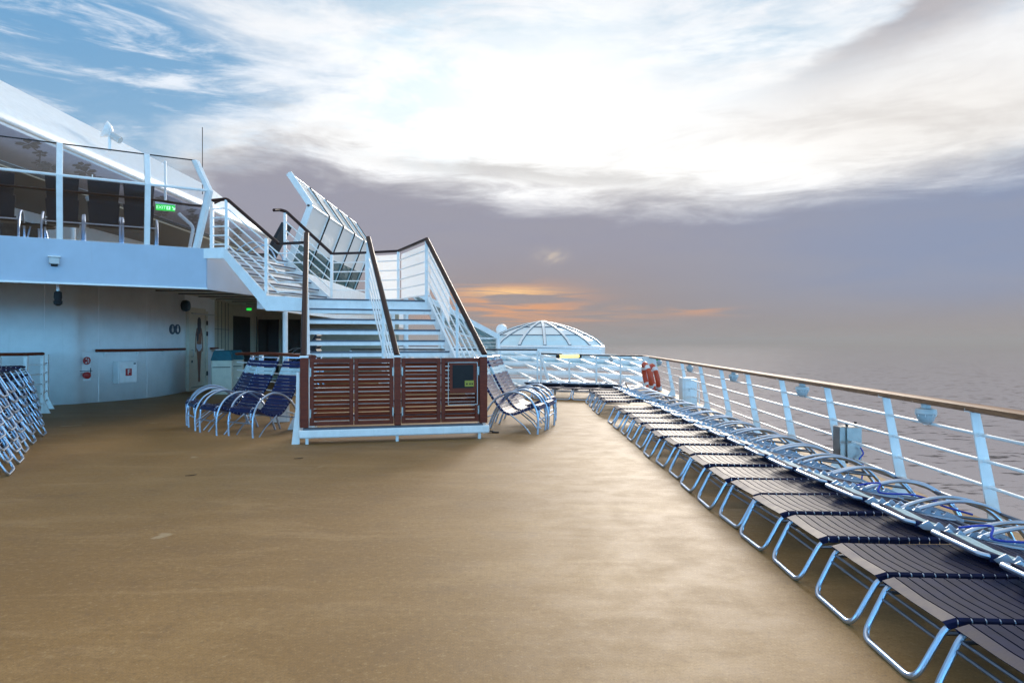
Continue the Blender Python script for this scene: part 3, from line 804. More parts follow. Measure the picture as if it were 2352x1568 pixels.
# fascia lamp and hanging camera
c = W(125, 597, 10.0); e = on_edge(125); c = V(e.x, e.y, CAMH-(597-CY)/F*e.y)+fn*.05
t = thing('fascia_lamp', 'small square lamp with a white hood fixed on the upper deck fascia', 'lamp', c)
fx = fn.cross(Z).normalized(); R = Matrix((fx, fn, Z)).transposed()
MB().box(c+Z*.045, (.165, .11, .022), R).build('hood', M['white'], t, bevel=.004)
MB().box(c-Z*.02, (.14, .09, .10), R).build('housing', M['grey'], t, bevel=.01)
MB().box(c-Z*.085+fn*.0, (.09, .06, .03), R).build('lens', M['dark'], t, bevel=.006)
e = on_edge(131)-fn*.45; zb = CAMH-(690-CY)/F*e.y
t = thing('ceiling_camera', 'black surveillance camera hanging on a white stem under the upper deck', 'camera', V(e.x, e.y, 2.7))
MB().tube([V(e.x, e.y, 2.7), V(e.x, e.y, zb+.12)], .022, 8).build('stem', M['white'], t)
MB().lathe(V(e.x, e.y, zb), [(.03, .15), (.055, .13), (.06, .05), (.05, .0), (.065, -.01), (.06, -.06), (.02, -.085)][::-1], 16).build('body', M['dark'], t)

# ---------------------------------------------------------------- curved white wall under the upper deck
WP = [V(-16.0, 13.4, 0), V(-13.4, 14.75, 0), V(-12.05*.8485-.0, 15.34, 0)]
g = lambda x, y: V((x-CX)/F*(F*CAMH/(y-CY)), F*CAMH/(y-CY), 0)
wall_pts = [V(-17, 12.2, 0), V(-13.6, 13.9, 0), g(110, 930), g(200, 925), g(300, 917), g(360, 910.5), g(420, 900)]
wall_s = spline(wall_pts, 6)
dp0, dp1 = V(-9.09, 19.5, 0), V(-9.17, 20.9, 0)
wall_line = wall_s+[dp0+V(-.06, -.02, 0)]
def strip(line, z0, z1, th=.12):
    m = MB()
    for a, b in zip(line, line[1:]):
        n = (b-a).cross(Z).normalized()
        if n.dot(-a) < 0: n = -n
        m.quad(a+Z*z0, b+Z*z0, b+Z*z1, a+Z*z1)
    return m
def lower_wall():
    t = thing('deckhouse', 'curved white deckhouse wall with passage under the upper deck at left', 'deckhouse', (-10, 18, 0))
    m = MB()
    for a, b in zip(wall_line, wall_line[1:]):
        m.quad(a, b, b+Z*2.70, a+Z*2.70)
    o = m.build('curved_wall', M['wall'], t); q = o.modifiers.new('t', 'SOLIDIFY'); q.thickness = .05; q.offset = 0
    # frame post at door, wall beyond, corridor
    ax = (dp1-dp0).normalized()
    MB().box(dp0.lerp(dp1, .5)+V(-.03, 0, 2.30+.2), (.1, (dp1-dp0).length+.2, .40)).build('wall_panel', M['wall'], t)
    a, b, c2, d2 = dp1+V(0, .0, 0), V(-9.35, 21.9, 0), V(-9.75, 24.0, 0), V(-9.9, 27, 0)
    for i, (p, q, mt) in enumerate(((a, b, 'wall'), (b, c2, 'beige'), (c2, d2, 'beige'))):
        MB().prism([p, q, q+V(-.1, 0, 0), p+V(-.1, 0, 0)], (0, 0, 2.70)).build('corridor_wall', M[mt], t)
    MB().box(V(-7.2, 27.1, 1.35), (5.6, .1, 2.7)).build('end_wall', M['beige'], t)
    def ew(x0, x1, z0, z1, mt, nm):
        X0, X1 = (x0-CX)/F*27, (x1-CX)/F*27
        return MB().box(V((X0+X1)/2, 27.0, (z0+z1)/2), (X1-X0, .06, z1-z0)).build(nm, M[mt], t)
    ew(594, 640, .1, 2.25, 'darkglass', 'window')
    ew(648, 690, .1, 2.25, 'darkglass', 'window')
    ew(548, 590, 0, 2.35, 'black', 'doorway')  # black slab painted in for the dark of the opening
    MB().box(V(-9.80, 25.2, 1.15), (.06, 1.6, 2.3)).build('doorway', M['black'], t)  # another black slab in place of an unlit opening
    # panel joints on the beige wall
    pj = MB()
    for s in (.2, .45, .7, .92):
        p = b.lerp(c2, s)+V(.012, -.004, 0); pj.box(p+Z*1.35, (.012, .02, 2.7))
    for z in (.9, 1.8):
        pj.beam(b+V(.012, 0, z), c2+V(.012, 0, z), .012, .015)
    pj.build('panel_joint', M['brownsoffit'], t)
    pl = W(655, 805, 15.2); MB().tube([V(pl.x, pl.y, 0), V(pl.x, pl.y, 2.45)], .055, 14).build('column', M['white'], t)
lower_wall()
def near_wall(x, y):             # point on curved wall seen in column x, with height from row y
    k = (x-CX)/F; best = None
    for a, b in zip(wall_line, wall_line[1:]):
        d = b-a; den = d.x-k*d.y
        if abs(den) < 1e-9: continue
        s = (k*a.y-a.x)/den
        if -1e-6 <= s <= 1+1e-6:
            p = a+d*s; n = d.cross(Z).normalized()
            if n.dot(p) > 0: n = -n
            return V(p.x, p.y, CAMH-(y-CY)/F*p.y), n
    raise ValueError((x, y))

# door with printed bather
def toilet_door():
    t = thing('cabin_door', 'white door with a full length print of a bather seen from behind', 'door', dp0)
    ax = (dp1-dp0).normalized(); L = (dp1-dp0).length; n = V(1, 0, 0); n = (ax.cross(Z)).normalized()
    if n.x < 0: n = -n
    O = dp0
    P = lambda s, z, o=0: O+ax*s*L+n*o+Z*z
    f = MB()
    for s0, s1 in ((0, .10), (.90, 1)):
        f.prism([P(s0, 0, -.05), P(s1, 0, -.05), P(s1, 0, .05), P(s0, 0, .05)], (0, 0, 2.36))
    f.prism([P(.1, 2.22, -.05), P(.9, 2.22, -.05), P(.9, 2.22, .05), P(.1, 2.22, .05)], (0, 0, .14))
    f.prism([P(.1, 0, -.05), P(.9, 0, -.05), P(.9, 0, .05), P(.1, 0, .05)], (0, 0, .08))
    f.build('frame', M['cream'], t)
    MB().prism([P(.115, .10, -.02), P(.885, .10, -.02), P(.885, .10, .02), P(.115, .10, .02)], (0, 0, 2.10)).build('leaf', M['cream'], t)
    MB().prism([P(.103, .082, -.03), P(.897, .082, -.03), P(.897, .082, .0), P(.103, .082, .0)], (0, 0, 2.136)).build('seal', M['black'], t)
    cxs = .56
    def poly(pts, mt, nm, o=.023):
        MB().prism([P(cxs+a, z, o) for a, z in pts], n*.002).build(nm, M[mt], t, smooth=False)
    sym = lambda half: half+[(-a, z) for a, z in reversed(half)]
    poly(sym([(.03, .22), (.06, .26), (.05, .42), (.075, .62), (.085, .82), (.11, 1.0), (.15, 1.16), (.15, 1.26), (.12, 1.38), (.13, 1.55), (.155, 1.70), (.14, 1.77), (.05, 1.83)]), 'skin', 'printed_figure')
    poly([(.14, 1.74), (.185, 1.62), (.20, 1.40), (.21, 1.20), (.20, 1.10), (.165, 1.10), (.165, 1.3), (.15, 1.5), (.13, 1.66)], 'skin', 'printed_arm')
    poly([(-.14, 1.74), (-.185, 1.62), (-.20, 1.40), (-.21, 1.20), (-.20, 1.10), (-.165, 1.10), (-.165, 1.3), (-.15, 1.5), (-.13, 1.66)], 'skin', 'printed_arm')
    poly(sym([(.05, 1.62), (.085, 1.75), (.10, 1.92), (.085, 2.04), (.04, 2.10)]), 'hair', 'printed_hair', .026)
    poly(sym([(.04, 1.12), (.145, 1.22), (.135, 1.33), (.0, 1.31)]), 'swim', 'printed_swimsuit', .026)
    poly(sym([(.008, .30), (.008, 1.08)]), 'hair', 'printed_leg_gap', .026)
    poly([(-.14, 1.73), (-.02, 1.60), (-.05, 1.42), (-.13, 1.40)], 'hair', 'printed_shade', .0255)
    MB().tube(fillet([P(.17, 1.16, .02), P(.17, 1.16, .08), P(.17, .97, .08), P(.17, .97, .02)], .03), .012, 8).build('handle', M['steel'], t)
    MB().box(P(.18, .83, .03), (.03, .03, .07)).build('lock', M['dark'], t)
    for z in (1.95, 1.63, .45):
        MB().box(P(.93, z, .055), (.03, .08, .13)).build('hinge', M['dark'], t)
    MB().beam(P(.16, 2.19, .05), P(1.35, 2.20, .10), .03, .03).build('closer_arm', M['grey'], t)
toilet_door()
# signs: two ovals
for x, nm, lb in ((393, False, 'dark blue oval toilet sign left of the bather door, the left one'), (405, True, 'dark blue oval toilet sign with a white figure, nearest to the bather door')):
    p, n = near_wall(x, 756); ax = n.cross(Z).normalized()
    t = thing('oval_sign', lb, 'sign', p, 'oval signs by the door')
    MB().prism([p+n*.027+ax*math.cos(a)*.19+Z*math.sin(a)*.135 for a in [2*PI*k/24 for k in range(24)]], n*.012).build('plate', M['blue_sign'], t)
    q = MB(); s = .9
    q.prism([p+n*.040+ax*a*s*1.4+Z*b*s for a, b in ((-.03, -.085), (.03, -.085), (.05, -.01), (.03, .045), (-.03, .045), (-.05, -.01))], n*.003)
    q.prism([p+n*.040+ax*math.cos(a)*.045+Z*(.07+math.sin(a)*.022) for a in [2*PI*k/10 for k in range(10)]], n*.003)
    q.build('figure_mark', M['white'] if nm else M['grey'], t)
p, n = near_wall(417, 702)
t = thing('round_speaker', 'dark blue round speaker sticking out above the bather door', 'speaker', p)
MB().lathe(p+n*.03, [(.12, -.02), (.15, .02), (.16, .10), (.13, .17), (.05, .20), (.0, .205)], 22, n).build('body', M['blue_sign'], t)
MB().lathe(p, [(.07, 0), (.07, .04)], 14, n).build('mount', M['dark'], t)
# wall handrail
def wall_handrail():
    pts = [near_wall(x, 804)[0]+near_wall(x, 804)[1]*.09 for x in (216, 250, 290, 330, 370, 400, 416)]
    for p in pts: p.z = 1.19
    t = thing('wall_handrail', 'wooden handrail on white brackets along the curved white wall', 'handrail', pts[3])
    MB().tube(spline(pts, 4), .045, 10, ry=.035).build('rail', M['louvre'], t)
    for x in (237, 312, 370, 408):
        p, n = near_wall(x, 804); p.z = 1.19
        MB().tube(fillet([p+Z*-.12, p+n*.05-Z*.12, p+n*.09-Z*.03], .04), .016, 8).build('bracket', M['white'], t)
wall_handrail()
# vertical weld seams and a scuffed skirting on the curved wall
for x in (103, 225, 335):
    p, n = near_wall(x, CY); p.z = 0
    MB().beam(p+n*.027+Z*.02, p+n*.027+Z*2.69, .018, .008, n).build('weld_seam', M['wall'], bpy.data.objects['deckhouse'])
# second short rail right of the door
a = dp1+V(.08, .15, 1.19); b = V(-9.25, 21.9, 1.19)
t = thing('wall_handrail', 'short dark handrail on the wall between the bather door and the bins', 'handrail', a)
MB().beam(a, b, .07, .05).build('rail', M['louvre'], t, bevel=.012)
MB().beam(a+V(-.04, .4, -.06), a+V(.0, .9, -.06), .03, .06).build('bracket', M['white'], t)
# fire box
p, n = near_wall(280, 854); ax = -n.cross(Z).normalized()
if ax.x < 0: ax = -ax
R = Matrix((ax, -n, Z)).transposed()
t = thing('fire_hose_box', 'white wall cabinet with a red square marked F', 'fire cabinet', p)
MB().box(p+n*.11, (.50, .18, .52), R).build('body', M['wall'], t, bevel=.008)
MB().box(p+n*.205, (.45, .02, .48), R).build('door', M['white'], t, bevel=.006)
MB().box(p+n*.219+ax*.01, (.16, .006, .17), R).build('red_plate', M['red'], t)
text_mesh('letter', 'F', .17, M['white'], t, p+n*.2245+ax*.01, ax, n)
MB().box(p+n*.22+ax*.17+Z*.20, (.05, .012, .03), R).build('latch', M['dark'], t)
# hydrant valve
p, n = near_wall(192, 828); ax = -n.cross(Z).normalized(); ax = ax if ax.x > 0 else -ax
R = Matrix((ax, -n, Z)).transposed()
t = thing('fire_hydrant_valve', 'red handwheel valve and red hose outlet on the curved wall', 'valve', p)
MB().box(p+n*.026-Z*.13, (.36, .012, .66), R).build('back_plate', M['wall'], t, bevel=.004)
w = MB(); c = p+n*.12
w.tube([c+ax*math.cos(q)*.075+Z*math.sin(q)*.075 for q in [2*PI*k/18 for k in range(18)]], .014, 6, closed=True)
for k in range(5): w.beam(c, c+ax*math.cos(2*PI*k/5)*.075+Z*math.sin(2*PI*k/5)*.075, .016, .014)
w.build('handwheel', M['red'], t)
MB().tube([p+n*.02, c], .02, 8).build('stem', M['red'], t)
c = p-Z*.33
MB().lathe(c, [(.05, .02), (.05, .08), (.075, .09), (.078, .15), (.06, .16), (.0, .162)], 18, n).build('outlet_cap', M['red'], t)
MB().tube(fillet([c+ax*.13+n*.05+Z*.16, c+ax*.12+n*.06-Z*.02, c+ax*.03+n*.08-Z*.07], .05), .008, 6).build('chain', M['dark'], t)
MB().beam(p+n*.04-ax*.17-Z*.235, p+n*.04+ax*.17-Z*.235, .012, .012).build('seam_bar', M['dark'], t)

# bins in the passage
def bin_(x, Y, label, rz):
    c = V((x-CX)/F*Y, Y, 0)
    t = thing('litter_bin', label, 'bin', c, 'bins in the passage')
    R = Matrix.Rotation(rz, 3, 'Z')
    MB().box(c+Z*.45, (.50, .50, .90), R).build('body', M['cream'], t, bevel=.02)
    MB().box(c+Z*.72+R @ V(0, -.252, 0), (.44, .012, .02), R).build('seam', M['dark'], t)
    m = MB(); q = [R @ V(a*.27, b*.27, 0)+c+Z*.90 for a, b in ((-1,-1),(1,-1),(1,1),(-1,1))]
    q2 = [R @ V(a*.20, b*.16, 0)+c+Z*1.16 for a, b in ((-1,-1),(1,-1),(1,1),(-1,1))]
    m.add(q+q2, [(0,1,2,3),(4,5,6,7),(0,1,5,4),(1,2,6,5),(2,3,7,6),(3,0,4,7)])
    m.build('lid', M['teal'], t, bevel=.02)
bin_(511, 18.6, 'cream litter bin with teal lid beside the wall past the door, the left one', .3)
bin_(537, 19.3, 'cream litter bin with teal lid partly behind the blue chairs, the right one', .3)
# green light in the passage
c = W(572, 710, 24.0)
t = thing('exit_sign', 'tiny lit green exit lamp over the dark passage doorway', 'sign', c)
MB().box(c, (.16, .04, .09)).build('panel', M['exitgreen'], t)
MB().box(c+Z*.055, (.18, .05, .03)).build('housing', M['dark'], t)

# short railing at far left by the wall
def left_rail():
    pts = [V(-12.5, 12.2, 1.16), V(-9.5, 12.9, 1.16), W(60, 815, 13.2), W(98, 812, 13.6), W(108, 806, 14.5)]
    for p in pts: p.z = 1.16
    t = thing('ship_railing', 'short white railing with a brown handrail behind the stacked loungers', 'railing', pts[2])
    MB().tube(spline(pts[:4], 5), .045, 8, ry=.03).build('handrail', M['louvre'], t)
    for i in (1, 2, 3, 4):
        p = pts[i]; m = MB().beam(V(p.x, p.y, 0), p-Z*.03, .06, .05)
        m.prism([V(p.x-.02, p.y-.02, 0), V(p.x+.16, p.y-.02, 0), V(p.x+.02, p.y-.02, .3)], (0, .02, 0)); m.build('post', M['white'], t)
    for k in range(5):
        h = .95-.19*k
        MB().tube([V(p.x, p.y, h) for p in pts], .014, 6).build('rail_bar', M['white'], t)
left_rail()

# ---------------------------------------------------------------- staircase
L0, M0, R0 = W(697, 815, 9.55), W(912, 812, 9.85), W(1113, 810, 10.15)
L1, M1, R1 = W(704, 536, 11.85), W(846, 546, 12.2), W(980, 549, 12.5)
LZ = 2.135
def staircase():
    t = thing('staircase', 'white steel staircase with open treads, dark handrails and a red brown louvred front', 'staircase', (-1.6, 11, 0))
    fl = lambda p, z: V(p.x, p.y, z)
    lb, rb = fl(L0, .17)+V(.03, .12, 0), fl(R0, .17)+V(-.03, .12, 0)
    lt, rt = fl(L1, LZ), fl(R1, LZ)
    N = 11
    for k in range(1, N+1):
        s = k/N
        a, b = lb.lerp(lt, s), rb.lerp(rt, s)
        d = (b-a).normalized(); n = V(-d.y, d.x, 0)
        if n.y < 0: n = -n
        m = MB(); dep = .27 if k < N else .1
        m.prism([a-Z*.045, b-Z*.045, b-Z*.045+n*dep, a-Z*.045+n*dep], (0, 0, .04))
        m.prism([a-Z*.085-n*.002, b-Z*.085-n*.002, b-Z*.085+n*.02, a-Z*.085+n*.02], (0, 0, .042))
        tr = m.build('tread', M['white'], t)
        MB().prism([a-Z*.026-n*.008, b-Z*.026-n*.008, b-Z*.026+n*.05, a-Z*.026+n*.05], (0, 0, .028)).build('nosing', M['tread'], tr)
    for a, b in ((lb, lt), (rb, rt)):
        MB().prism([a-Z*.12, b-Z*.16, b+Z*.07, a+Z*.12], V(.04, .008, 0)).build('stringer', M['white'], t)
    mb, mt_ = fl(M0, .17), fl(M1, LZ)
    # sloping handrails with bars
    for (p0, p1, b0, b1) in ((L0, L1, lb, lt), (M0, M1, mb, mt_), (R0, R1, rb, rt)):
        MB().tube([p0+Z*-.02, p1], .042, 12, ry=.036).build('handrail', M['rail'], t)
        for q in range(1, 6):
            f = q/6.2
            a, b = p0.lerp(fl(p0, .25), f), p1.lerp(fl(p1, LZ), f)
            MB().tube([a, b], .0135, 6).build('rail_bar', M['white'], t)
        MB().beam(fl(p1, LZ-.05), p1-Z*.03, .055, .055, V(1, 0, 0)).build('post', M['white'], t)
        q = p0.lerp(p1, .42); zz = .17+(LZ-.17)*.42
        MB().beam(fl(q, zz-.1), q-Z*.03, .06, .045, V(1, 0, 0)).build('post', M['white'], t)
    # louvred front
    d = (R0-L0); d.z = 0; Lf = d.length; d.normalize(); n = V(d.y, -d.x, 0)
    base = fl(L0, 0)+n*.06
    P = lambda s, z, o=0: base+d*s+n*o+Z*z
    def slab(s0, s1, z0, z1, o0, o1): return MB().prism([P(s0, z0, o0), P(s1, z0, o0), P(s1, z0, o1), P(s0, z0, o1)], (0, 0, z1-z0))
    posts = [(-.04, .07), (Lf/2-.04, Lf/2+.05), (Lf-.09, Lf+.02)]
    for s0, s1 in posts:
        slab(s0, s1, .23, 1.175, -.04, .05).build('wood_post', M['louvre'], t, bevel=.005)
        cpm = (s0+s1)/2
        slab(cpm-.06, cpm+.055, 1.178, 1.205, -.05, .05).build('post_cap', M['white'], t, bevel=.004)
    x0, x1, x2 = .085, Lf/2, Lf-.10
    panels = [(x0, x0+.515*(x1-.05-x0)), (x0+.525*(x1-.05-x0), x1-.05), (x1+.06, x1+.06+.50*(x2-x1-.06)), (x1+.07+.50*(x2-x1-.06), x2)]
    for s0, s1 in panels:
        m = slab(s0, s0+.055, .25, 1.165, -.02, .03)
        for q in (slab(s1-.055, s1, .25, 1.165, -.02, .03), slab(s0+.056, s1-.056, .25, .30, -.02, .03), slab(s0+.056, s1-.056, 1.105, 1.165, -.02, .03)):
            m.add(q.v, q.f)
        fr = m.build('louvre_panel', M['louvre'], t, bevel=.004)
        sl_ = MB(); ns = 14
        for k in range(ns):
            z = .335+(.735)*k/(ns-1)
            a, b = P(s0+.05, z, .0), P(s1-.05, z, .0)
            hw = n*.016+Z*-.0165
            up = (n*.021+Z*.022).normalized()*.012
            sl_.prism([a-hw, b-hw, b+hw, a+hw], up)
        sl_.build('slats', M['louvre'], fr)
        for z in (.42, .98):
            sd0 = s0 if s0 in (panels[0][0], panels[2][0]) else s1-.02
            slab(sd0, sd0+.02, z-.06, z+.06, .032, .042).build('hinge', M['steel'], fr)
    slab(-.06, Lf+.05, .085, .20, -.06, .075).build('base_channel', M['white'], t, bevel=.02)
    slab(.0, Lf-.05, .201, .222, -.03, .07).build('base_strip', M['tread'], t)
    slab(-.02, Lf, .12, .165, -.50, -.065).build('lower_landing', M['white'], t)
    for s in (.05, Lf/2, Lf-.09): slab(s-.02, s+.02, 0, .084, -.02, .02).build('foot', M['white'], t)
    # landing
    cA, cB, cC, cD, cE, cF = W(613, 682, 11.7), W(700, 688, 11.85), V(R1.x, R1.y, 0), W(915, 690, 13.65), W(842, 690, 13.9), W(762, 690, 13.6)
    poly = [fl(p, LZ-.205) for p in (cA, cB, cC, cD, cE, cF)]
    MB().prism(poly, (0, 0, .20)).build('landing', M['white'], t, smooth=False)
    # landing handrail, back side
    hz = 3.17
    back = [fl(cF, 3.11), fl(cE, hz), fl(cD, hz), R1]
    for a, b in zip(back, back[1:]): MB().beam(a, b, .06, .045).build('handrail', M['rail'], t, bevel=.01)
    for a in back[:3]: MB().beam(fl(a, LZ), a-Z*.02, .05, .05, V(1, 0, 0)).build('post', M['white'], t)
    for a, b in zip(back, back[1:]):
        for q in range(1, 6):
            f = q/5.5
            MB().tube([fl(a, a.z+(LZ-a.z)*f), fl(b, b.z+(LZ-b.z)*f)], .0125, 6).build('rail_bar', M['white'], t)
    # added white panels imitating bright sky behind the back bars
    for a, b in ((back[1], back[2]), (back[2], back[3])):
        nn = (b-a).cross(Z).normalized()*.06
        if nn.y < 0: nn = -nn
        MB().pane(fl(a, LZ+.10)+nn, fl(b, LZ+.10)+nn, b+nn-Z*.06, a+nn-Z*.06).build('sky_glare_panel', M['skyglare'], t)
    # another added sky-white panel along the side of the main flight
    nn = V(.06, .012, 0)
    MB().pane(R0.lerp(R1, .62).lerp(fl(R0.lerp(R1, .62), .17+(LZ-.17)*.62), .72)+nn, fl(R1, LZ+.22)+nn, R1-Z*.08+nn, R0.lerp(R1, .62)-Z*.08+nn).build('sky_glare_panel', M['skyglare'], t)
    # front side of landing: handrail from upper flight to left main rail
    fa, fb = W(640, 560, 11.72), W(700, 557, 11.85)
    MB().beam(fa, fb, .06, .045).build('handrail', M['rail'], t, bevel=.01)
    for q in range(1, 6):
        f = q/5.6
        MB().tube([fl(fa, fa.z+(LZ-fa.z)*f), fl(fb, fb.z+(LZ-fb.z)*f)], .0125, 6).build('rail_bar', M['white'], t)
    # upper flight
    uA, uB = W(484, 577, 11.93), W(655, 600, 13.8)
    uA.z = uB.z = UZ1
    lA, lB = fl(cA, LZ), fl(cF, LZ)
    uA = W(520, 577, 11.93); uA.z = UZ1
    K = 6
    for k in range(1, K+1):
        s = (k-.35)/K; z = LZ+(UZ1-LZ)*k/K
        a, b = fl(lA.lerp(uA, s), z), fl(lB.lerp(uB, s), z)
        dv = (uA-lA); dv.z = 0; dv = dv.normalized()*.17
        tr = MB().prism([a-Z*.045, b-Z*.045, b-Z*.045+dv, a-Z*.045+dv], (0, 0, .04)).build('tread', M['white'], t)
        MB().prism([a-Z*.03-dv*.03, b-Z*.03-dv*.03, b-Z*.03+dv*.2, a-Z*.03+dv*.2], (0, 0, .029)).build('nosing', M['tread'], tr)
    top2 = W(470, 577, 11.92); top2.z = UZ1; k2 = W(516, 577, 11.92); k2.z = UZ1
    pl = lambda a, b, c, d: MB().prism([a, b, c, d], V(.005, -.05, 0)).build('stringer', M['white'], t)
    pl(top2, k2+Z*.02, fl(k2, UZ1-.17), fl(top2, UZ1-.17))
    pl(k2+Z*.02, fl(lA, LZ+.06), fl(lA, LZ-.22), fl(k2, UZ1-.17))
    pl(fl(lA, LZ+.03), fl(cB, LZ+.0), fl(cB, LZ-.22), fl(lA, LZ-.22))
    MB().prism([uB+Z*.08, lB+Z*.08, lB-Z*.2, uB-Z*.2], V(.01, .05, 0)).build('stringer', M['white'], t)
    fu, fl_ = W(521, 457, 11.95), fa
    f0 = W(487, 461, 11.95)
    MB().tube(fillet([f0, fu, fl_], .05), .030, 10).build('handrail', M['rail'], t)
    bu, bl = W(655, 487, 13.8), back[0]
    MB().tube(fillet([bu+V(-.12, -.30, -.02), bu+V(-.08, -.06, .03), bu+V(.02, 0, .01), bl], .06), .032, 10).build('handrail', M['rail'], t)
    for (a, b, la, lb_, n5) in ((fu, fl_, k2, lA, 5), (bu, bl, uB, lB, 5)):
        for q in range(1, n5+1):
            f = q/(n5+.5)
            MB().tube([fl(a, a.z+(UZ1-a.z)*f), fl(b, b.z+(LZ-b.z)*f)], .0135, 6).build('rail_bar', M['white'], t)
    for a, z in ((fu, UZ1), (W(612, 545, 11.75), LZ), (bu, UZ1), (f0, UZ1)):
        MB().beam(fl(a, z-.05), a-Z*.02, .06, .05, V(1, 0, 0)).build('post', M['white'], t)
    for q in range(1, 6):
        f = q/5.5
        MB().tube([fl(f0, f0.z+(UZ1-f0.z)*f)+V(-.04, 0, 0), fl(fu, fu.z+(UZ1-fu.z)*f)], .0135, 6).build('rail_bar', M['white'], t)
    return P, Lf, n, d
SP, SLf, Sn, Sd = staircase()
# notice on the louvres
R = Matrix((Sd, -Sn, Z)).transposed()
nb = SP(SLf-.34, .80, .055)
t = thing('notice_board', 'dark notice with a yellow label in a clear frame hung on the louvred front', 'notice', nb)
MB().box(nb+Z*.0+Sn*-.004, (.42, .010, .60), R).build('clear_frame', M['acrylic'], t)
MB().box(nb+Z*.08+Sn*.008, (.38, .008, .42), R).build('board', M['louvre'], t)
MB().box(nb+Z*.10+Sn*.014, (.30, .006, .33), R).build('dark_sheet', M['dark'], t)
MB().box(nb+Z*.0+Sd*.09+Sn*.0195, (.13, .004, .085), R).build('yellow_label', M['yellow'], t)
q = MB()
for k, dx in enumerate((.055, .10, .132)): q.box(nb-Z*.005+Sd*dx+Sn*.0226, (.022, .002, .022), R)
q.build('label_print', M['rail'], t)
eg = MB()
for a, b in (((-.21, .30), (.21, .30)), ((-.21, -.30), (.21, -.30)), ((-.21, -.30), (-.21, .30)), ((.21, -.30), (.21, .30))):
    eg.beam(nb+Sd*a[0]+Z*a[1]+Sn*.006, nb+Sd*b[0]+Z*b[1]+Sn*.006, .008, .008)
eg.build('bright_edge', M['grey'], t)

# balustrade behind the blue chairs
def balustrade():
    pts = [V(-2.95, 10.35, 1.17), V(-3.35, 11.2, 1.17), V(-3.95, 12.2, 1.17), V(-4.75, 13.2, 1.17), V(-5.6, 14.2, 1.15)]
    t = thing('ship_railing', 'curved white railing with a wooden handrail behind the blue chairs left of the stairs', 'railing', pts[2])
    MB().tube(spline(pts, 5), .05, 10, ry=.03).build('handrail', M['louvre'], t)
    for k in range(6):
        h = .98-.16*k; MB().tube([V(p.x, p.y, h) for p in spline(pts, 4)], .014, 6).build('rail_bar', M['white'], t)
    for i, p in enumerate(pts[:4]):
        m = MB().beam(V(p.x, p.y, 0), p-Z*.03, .07, .07, V(1, 0, 0))
        m.prism([V(p.x-.22, p.y-.12, 0), V(p.x+.05, p.y+.02, 0), V(p.x+.03, p.y, .62)], V(.012, -.02, 0)); m.build('post', M['white'], t)
    # flared white bracket at the stair foot
    a = SP(-.10, 0, -.03)
    MB().prism([a+V(-.05, -.02, .0), a+V(.05, 0, 0), a+V(.05, 0, .98), a+V(.01, 0, .98), a+V(.0, 0, .5)], V(.0, .03, 0)).build('bracket', M['white'], t)
balustrade()

# second windscreen beyond the stairs, panes whitened as if by bright sky
def screen_right():
    t = thing('windscreen', 'tall kinked windscreen with panes whitened like bright sky, receding beyond the stair head', 'windscreen', (-5.1, 18, UZ1))
    Ys = [16, 17.5, 18.95, 20.3, 21.6, 22.8]
    pr = [(-5.2, 3.02), (-4.60, 4.66), (-5.14, 5.36)]
    pr = [(-5.20, 3.02), (-4.62, 4.52), (-5.12, 5.26)]
    def col(Y): return [V(x, Y, z) for x, z in pr]
    for i, Y in enumerate(Ys):
        b, k, q = col(Y); w = .14 if i == 0 else .055
        m = MB().beam(b, k, w, .06, V(0, 1, 0)).beam(k, q, w, .06, V(0, 1, 0))
        m.build('post', M['white'], t)
        if i: MB().beam(b+V(.045, -.01, 0), k+V(.045, -.01, 0), .03, .03, V(0, 1, 0)).beam(k+V(.045, -.01, 0), q+V(.045, -.01, 0), .03, .03, V(0, 1, 0)).build('seal', M['dark'], t)
    for y0, y1 in zip(Ys, Ys[1:]):
        b0, k0, q0 = col(y0+.05); b1, k1, q1 = col(y1-.03)
        h0, h1 = b0.lerp(k0, .42), b1.lerp(k1, .42)
        MB().sheet(b0, b1, h1, h0, .012).build('lower_pane', M['roofglass'], t)
        MB().pane(h0, h1, k1, k0).build('pane', M['pane'], t)
        MB().pane(k0+Z*.02, k1+Z*.02, q1, q0).build('pane', M['pane'], t)
    for j in (1, 2):
        MB().tube([col(Ys[0])[j], col(Ys[-1])[j]], .03, 8).build('rail', M['white'], t)
screen_right()
# dark reclined lounger edge at stair head
p = W(655, 560, 15.2)
t = thing('sun_lounger', 'black lounger with raised back at the head of the stairs on the upper deck', 'sun lounger', V(p.x-.5, p.y, UZ1))
o = V(p.x-.5, p.y, UZ1)
MB().prism([o+V(.05, 0, .34), o+V(.42, 0, 1.02), o+V(.48, 0, 1.0), o+V(.12, 0, .30)], (0, .55, 0)).build('backrest', M['blackmesh'], t)
MB().box(o+V(-.45, .27, .32), (1.1, .55, .03)).build('seat', M['blackmesh'], t)
for dy in (0, .55):
    MB().tube(spline([o+V(-.75, dy, 0), o+V(-.6, dy, .35), o+V(-.2, dy, .58), o+V(.2, dy, .4), o+V(.35, dy, 0)], 5), .018, 7).build('arm', M['alu'], t)

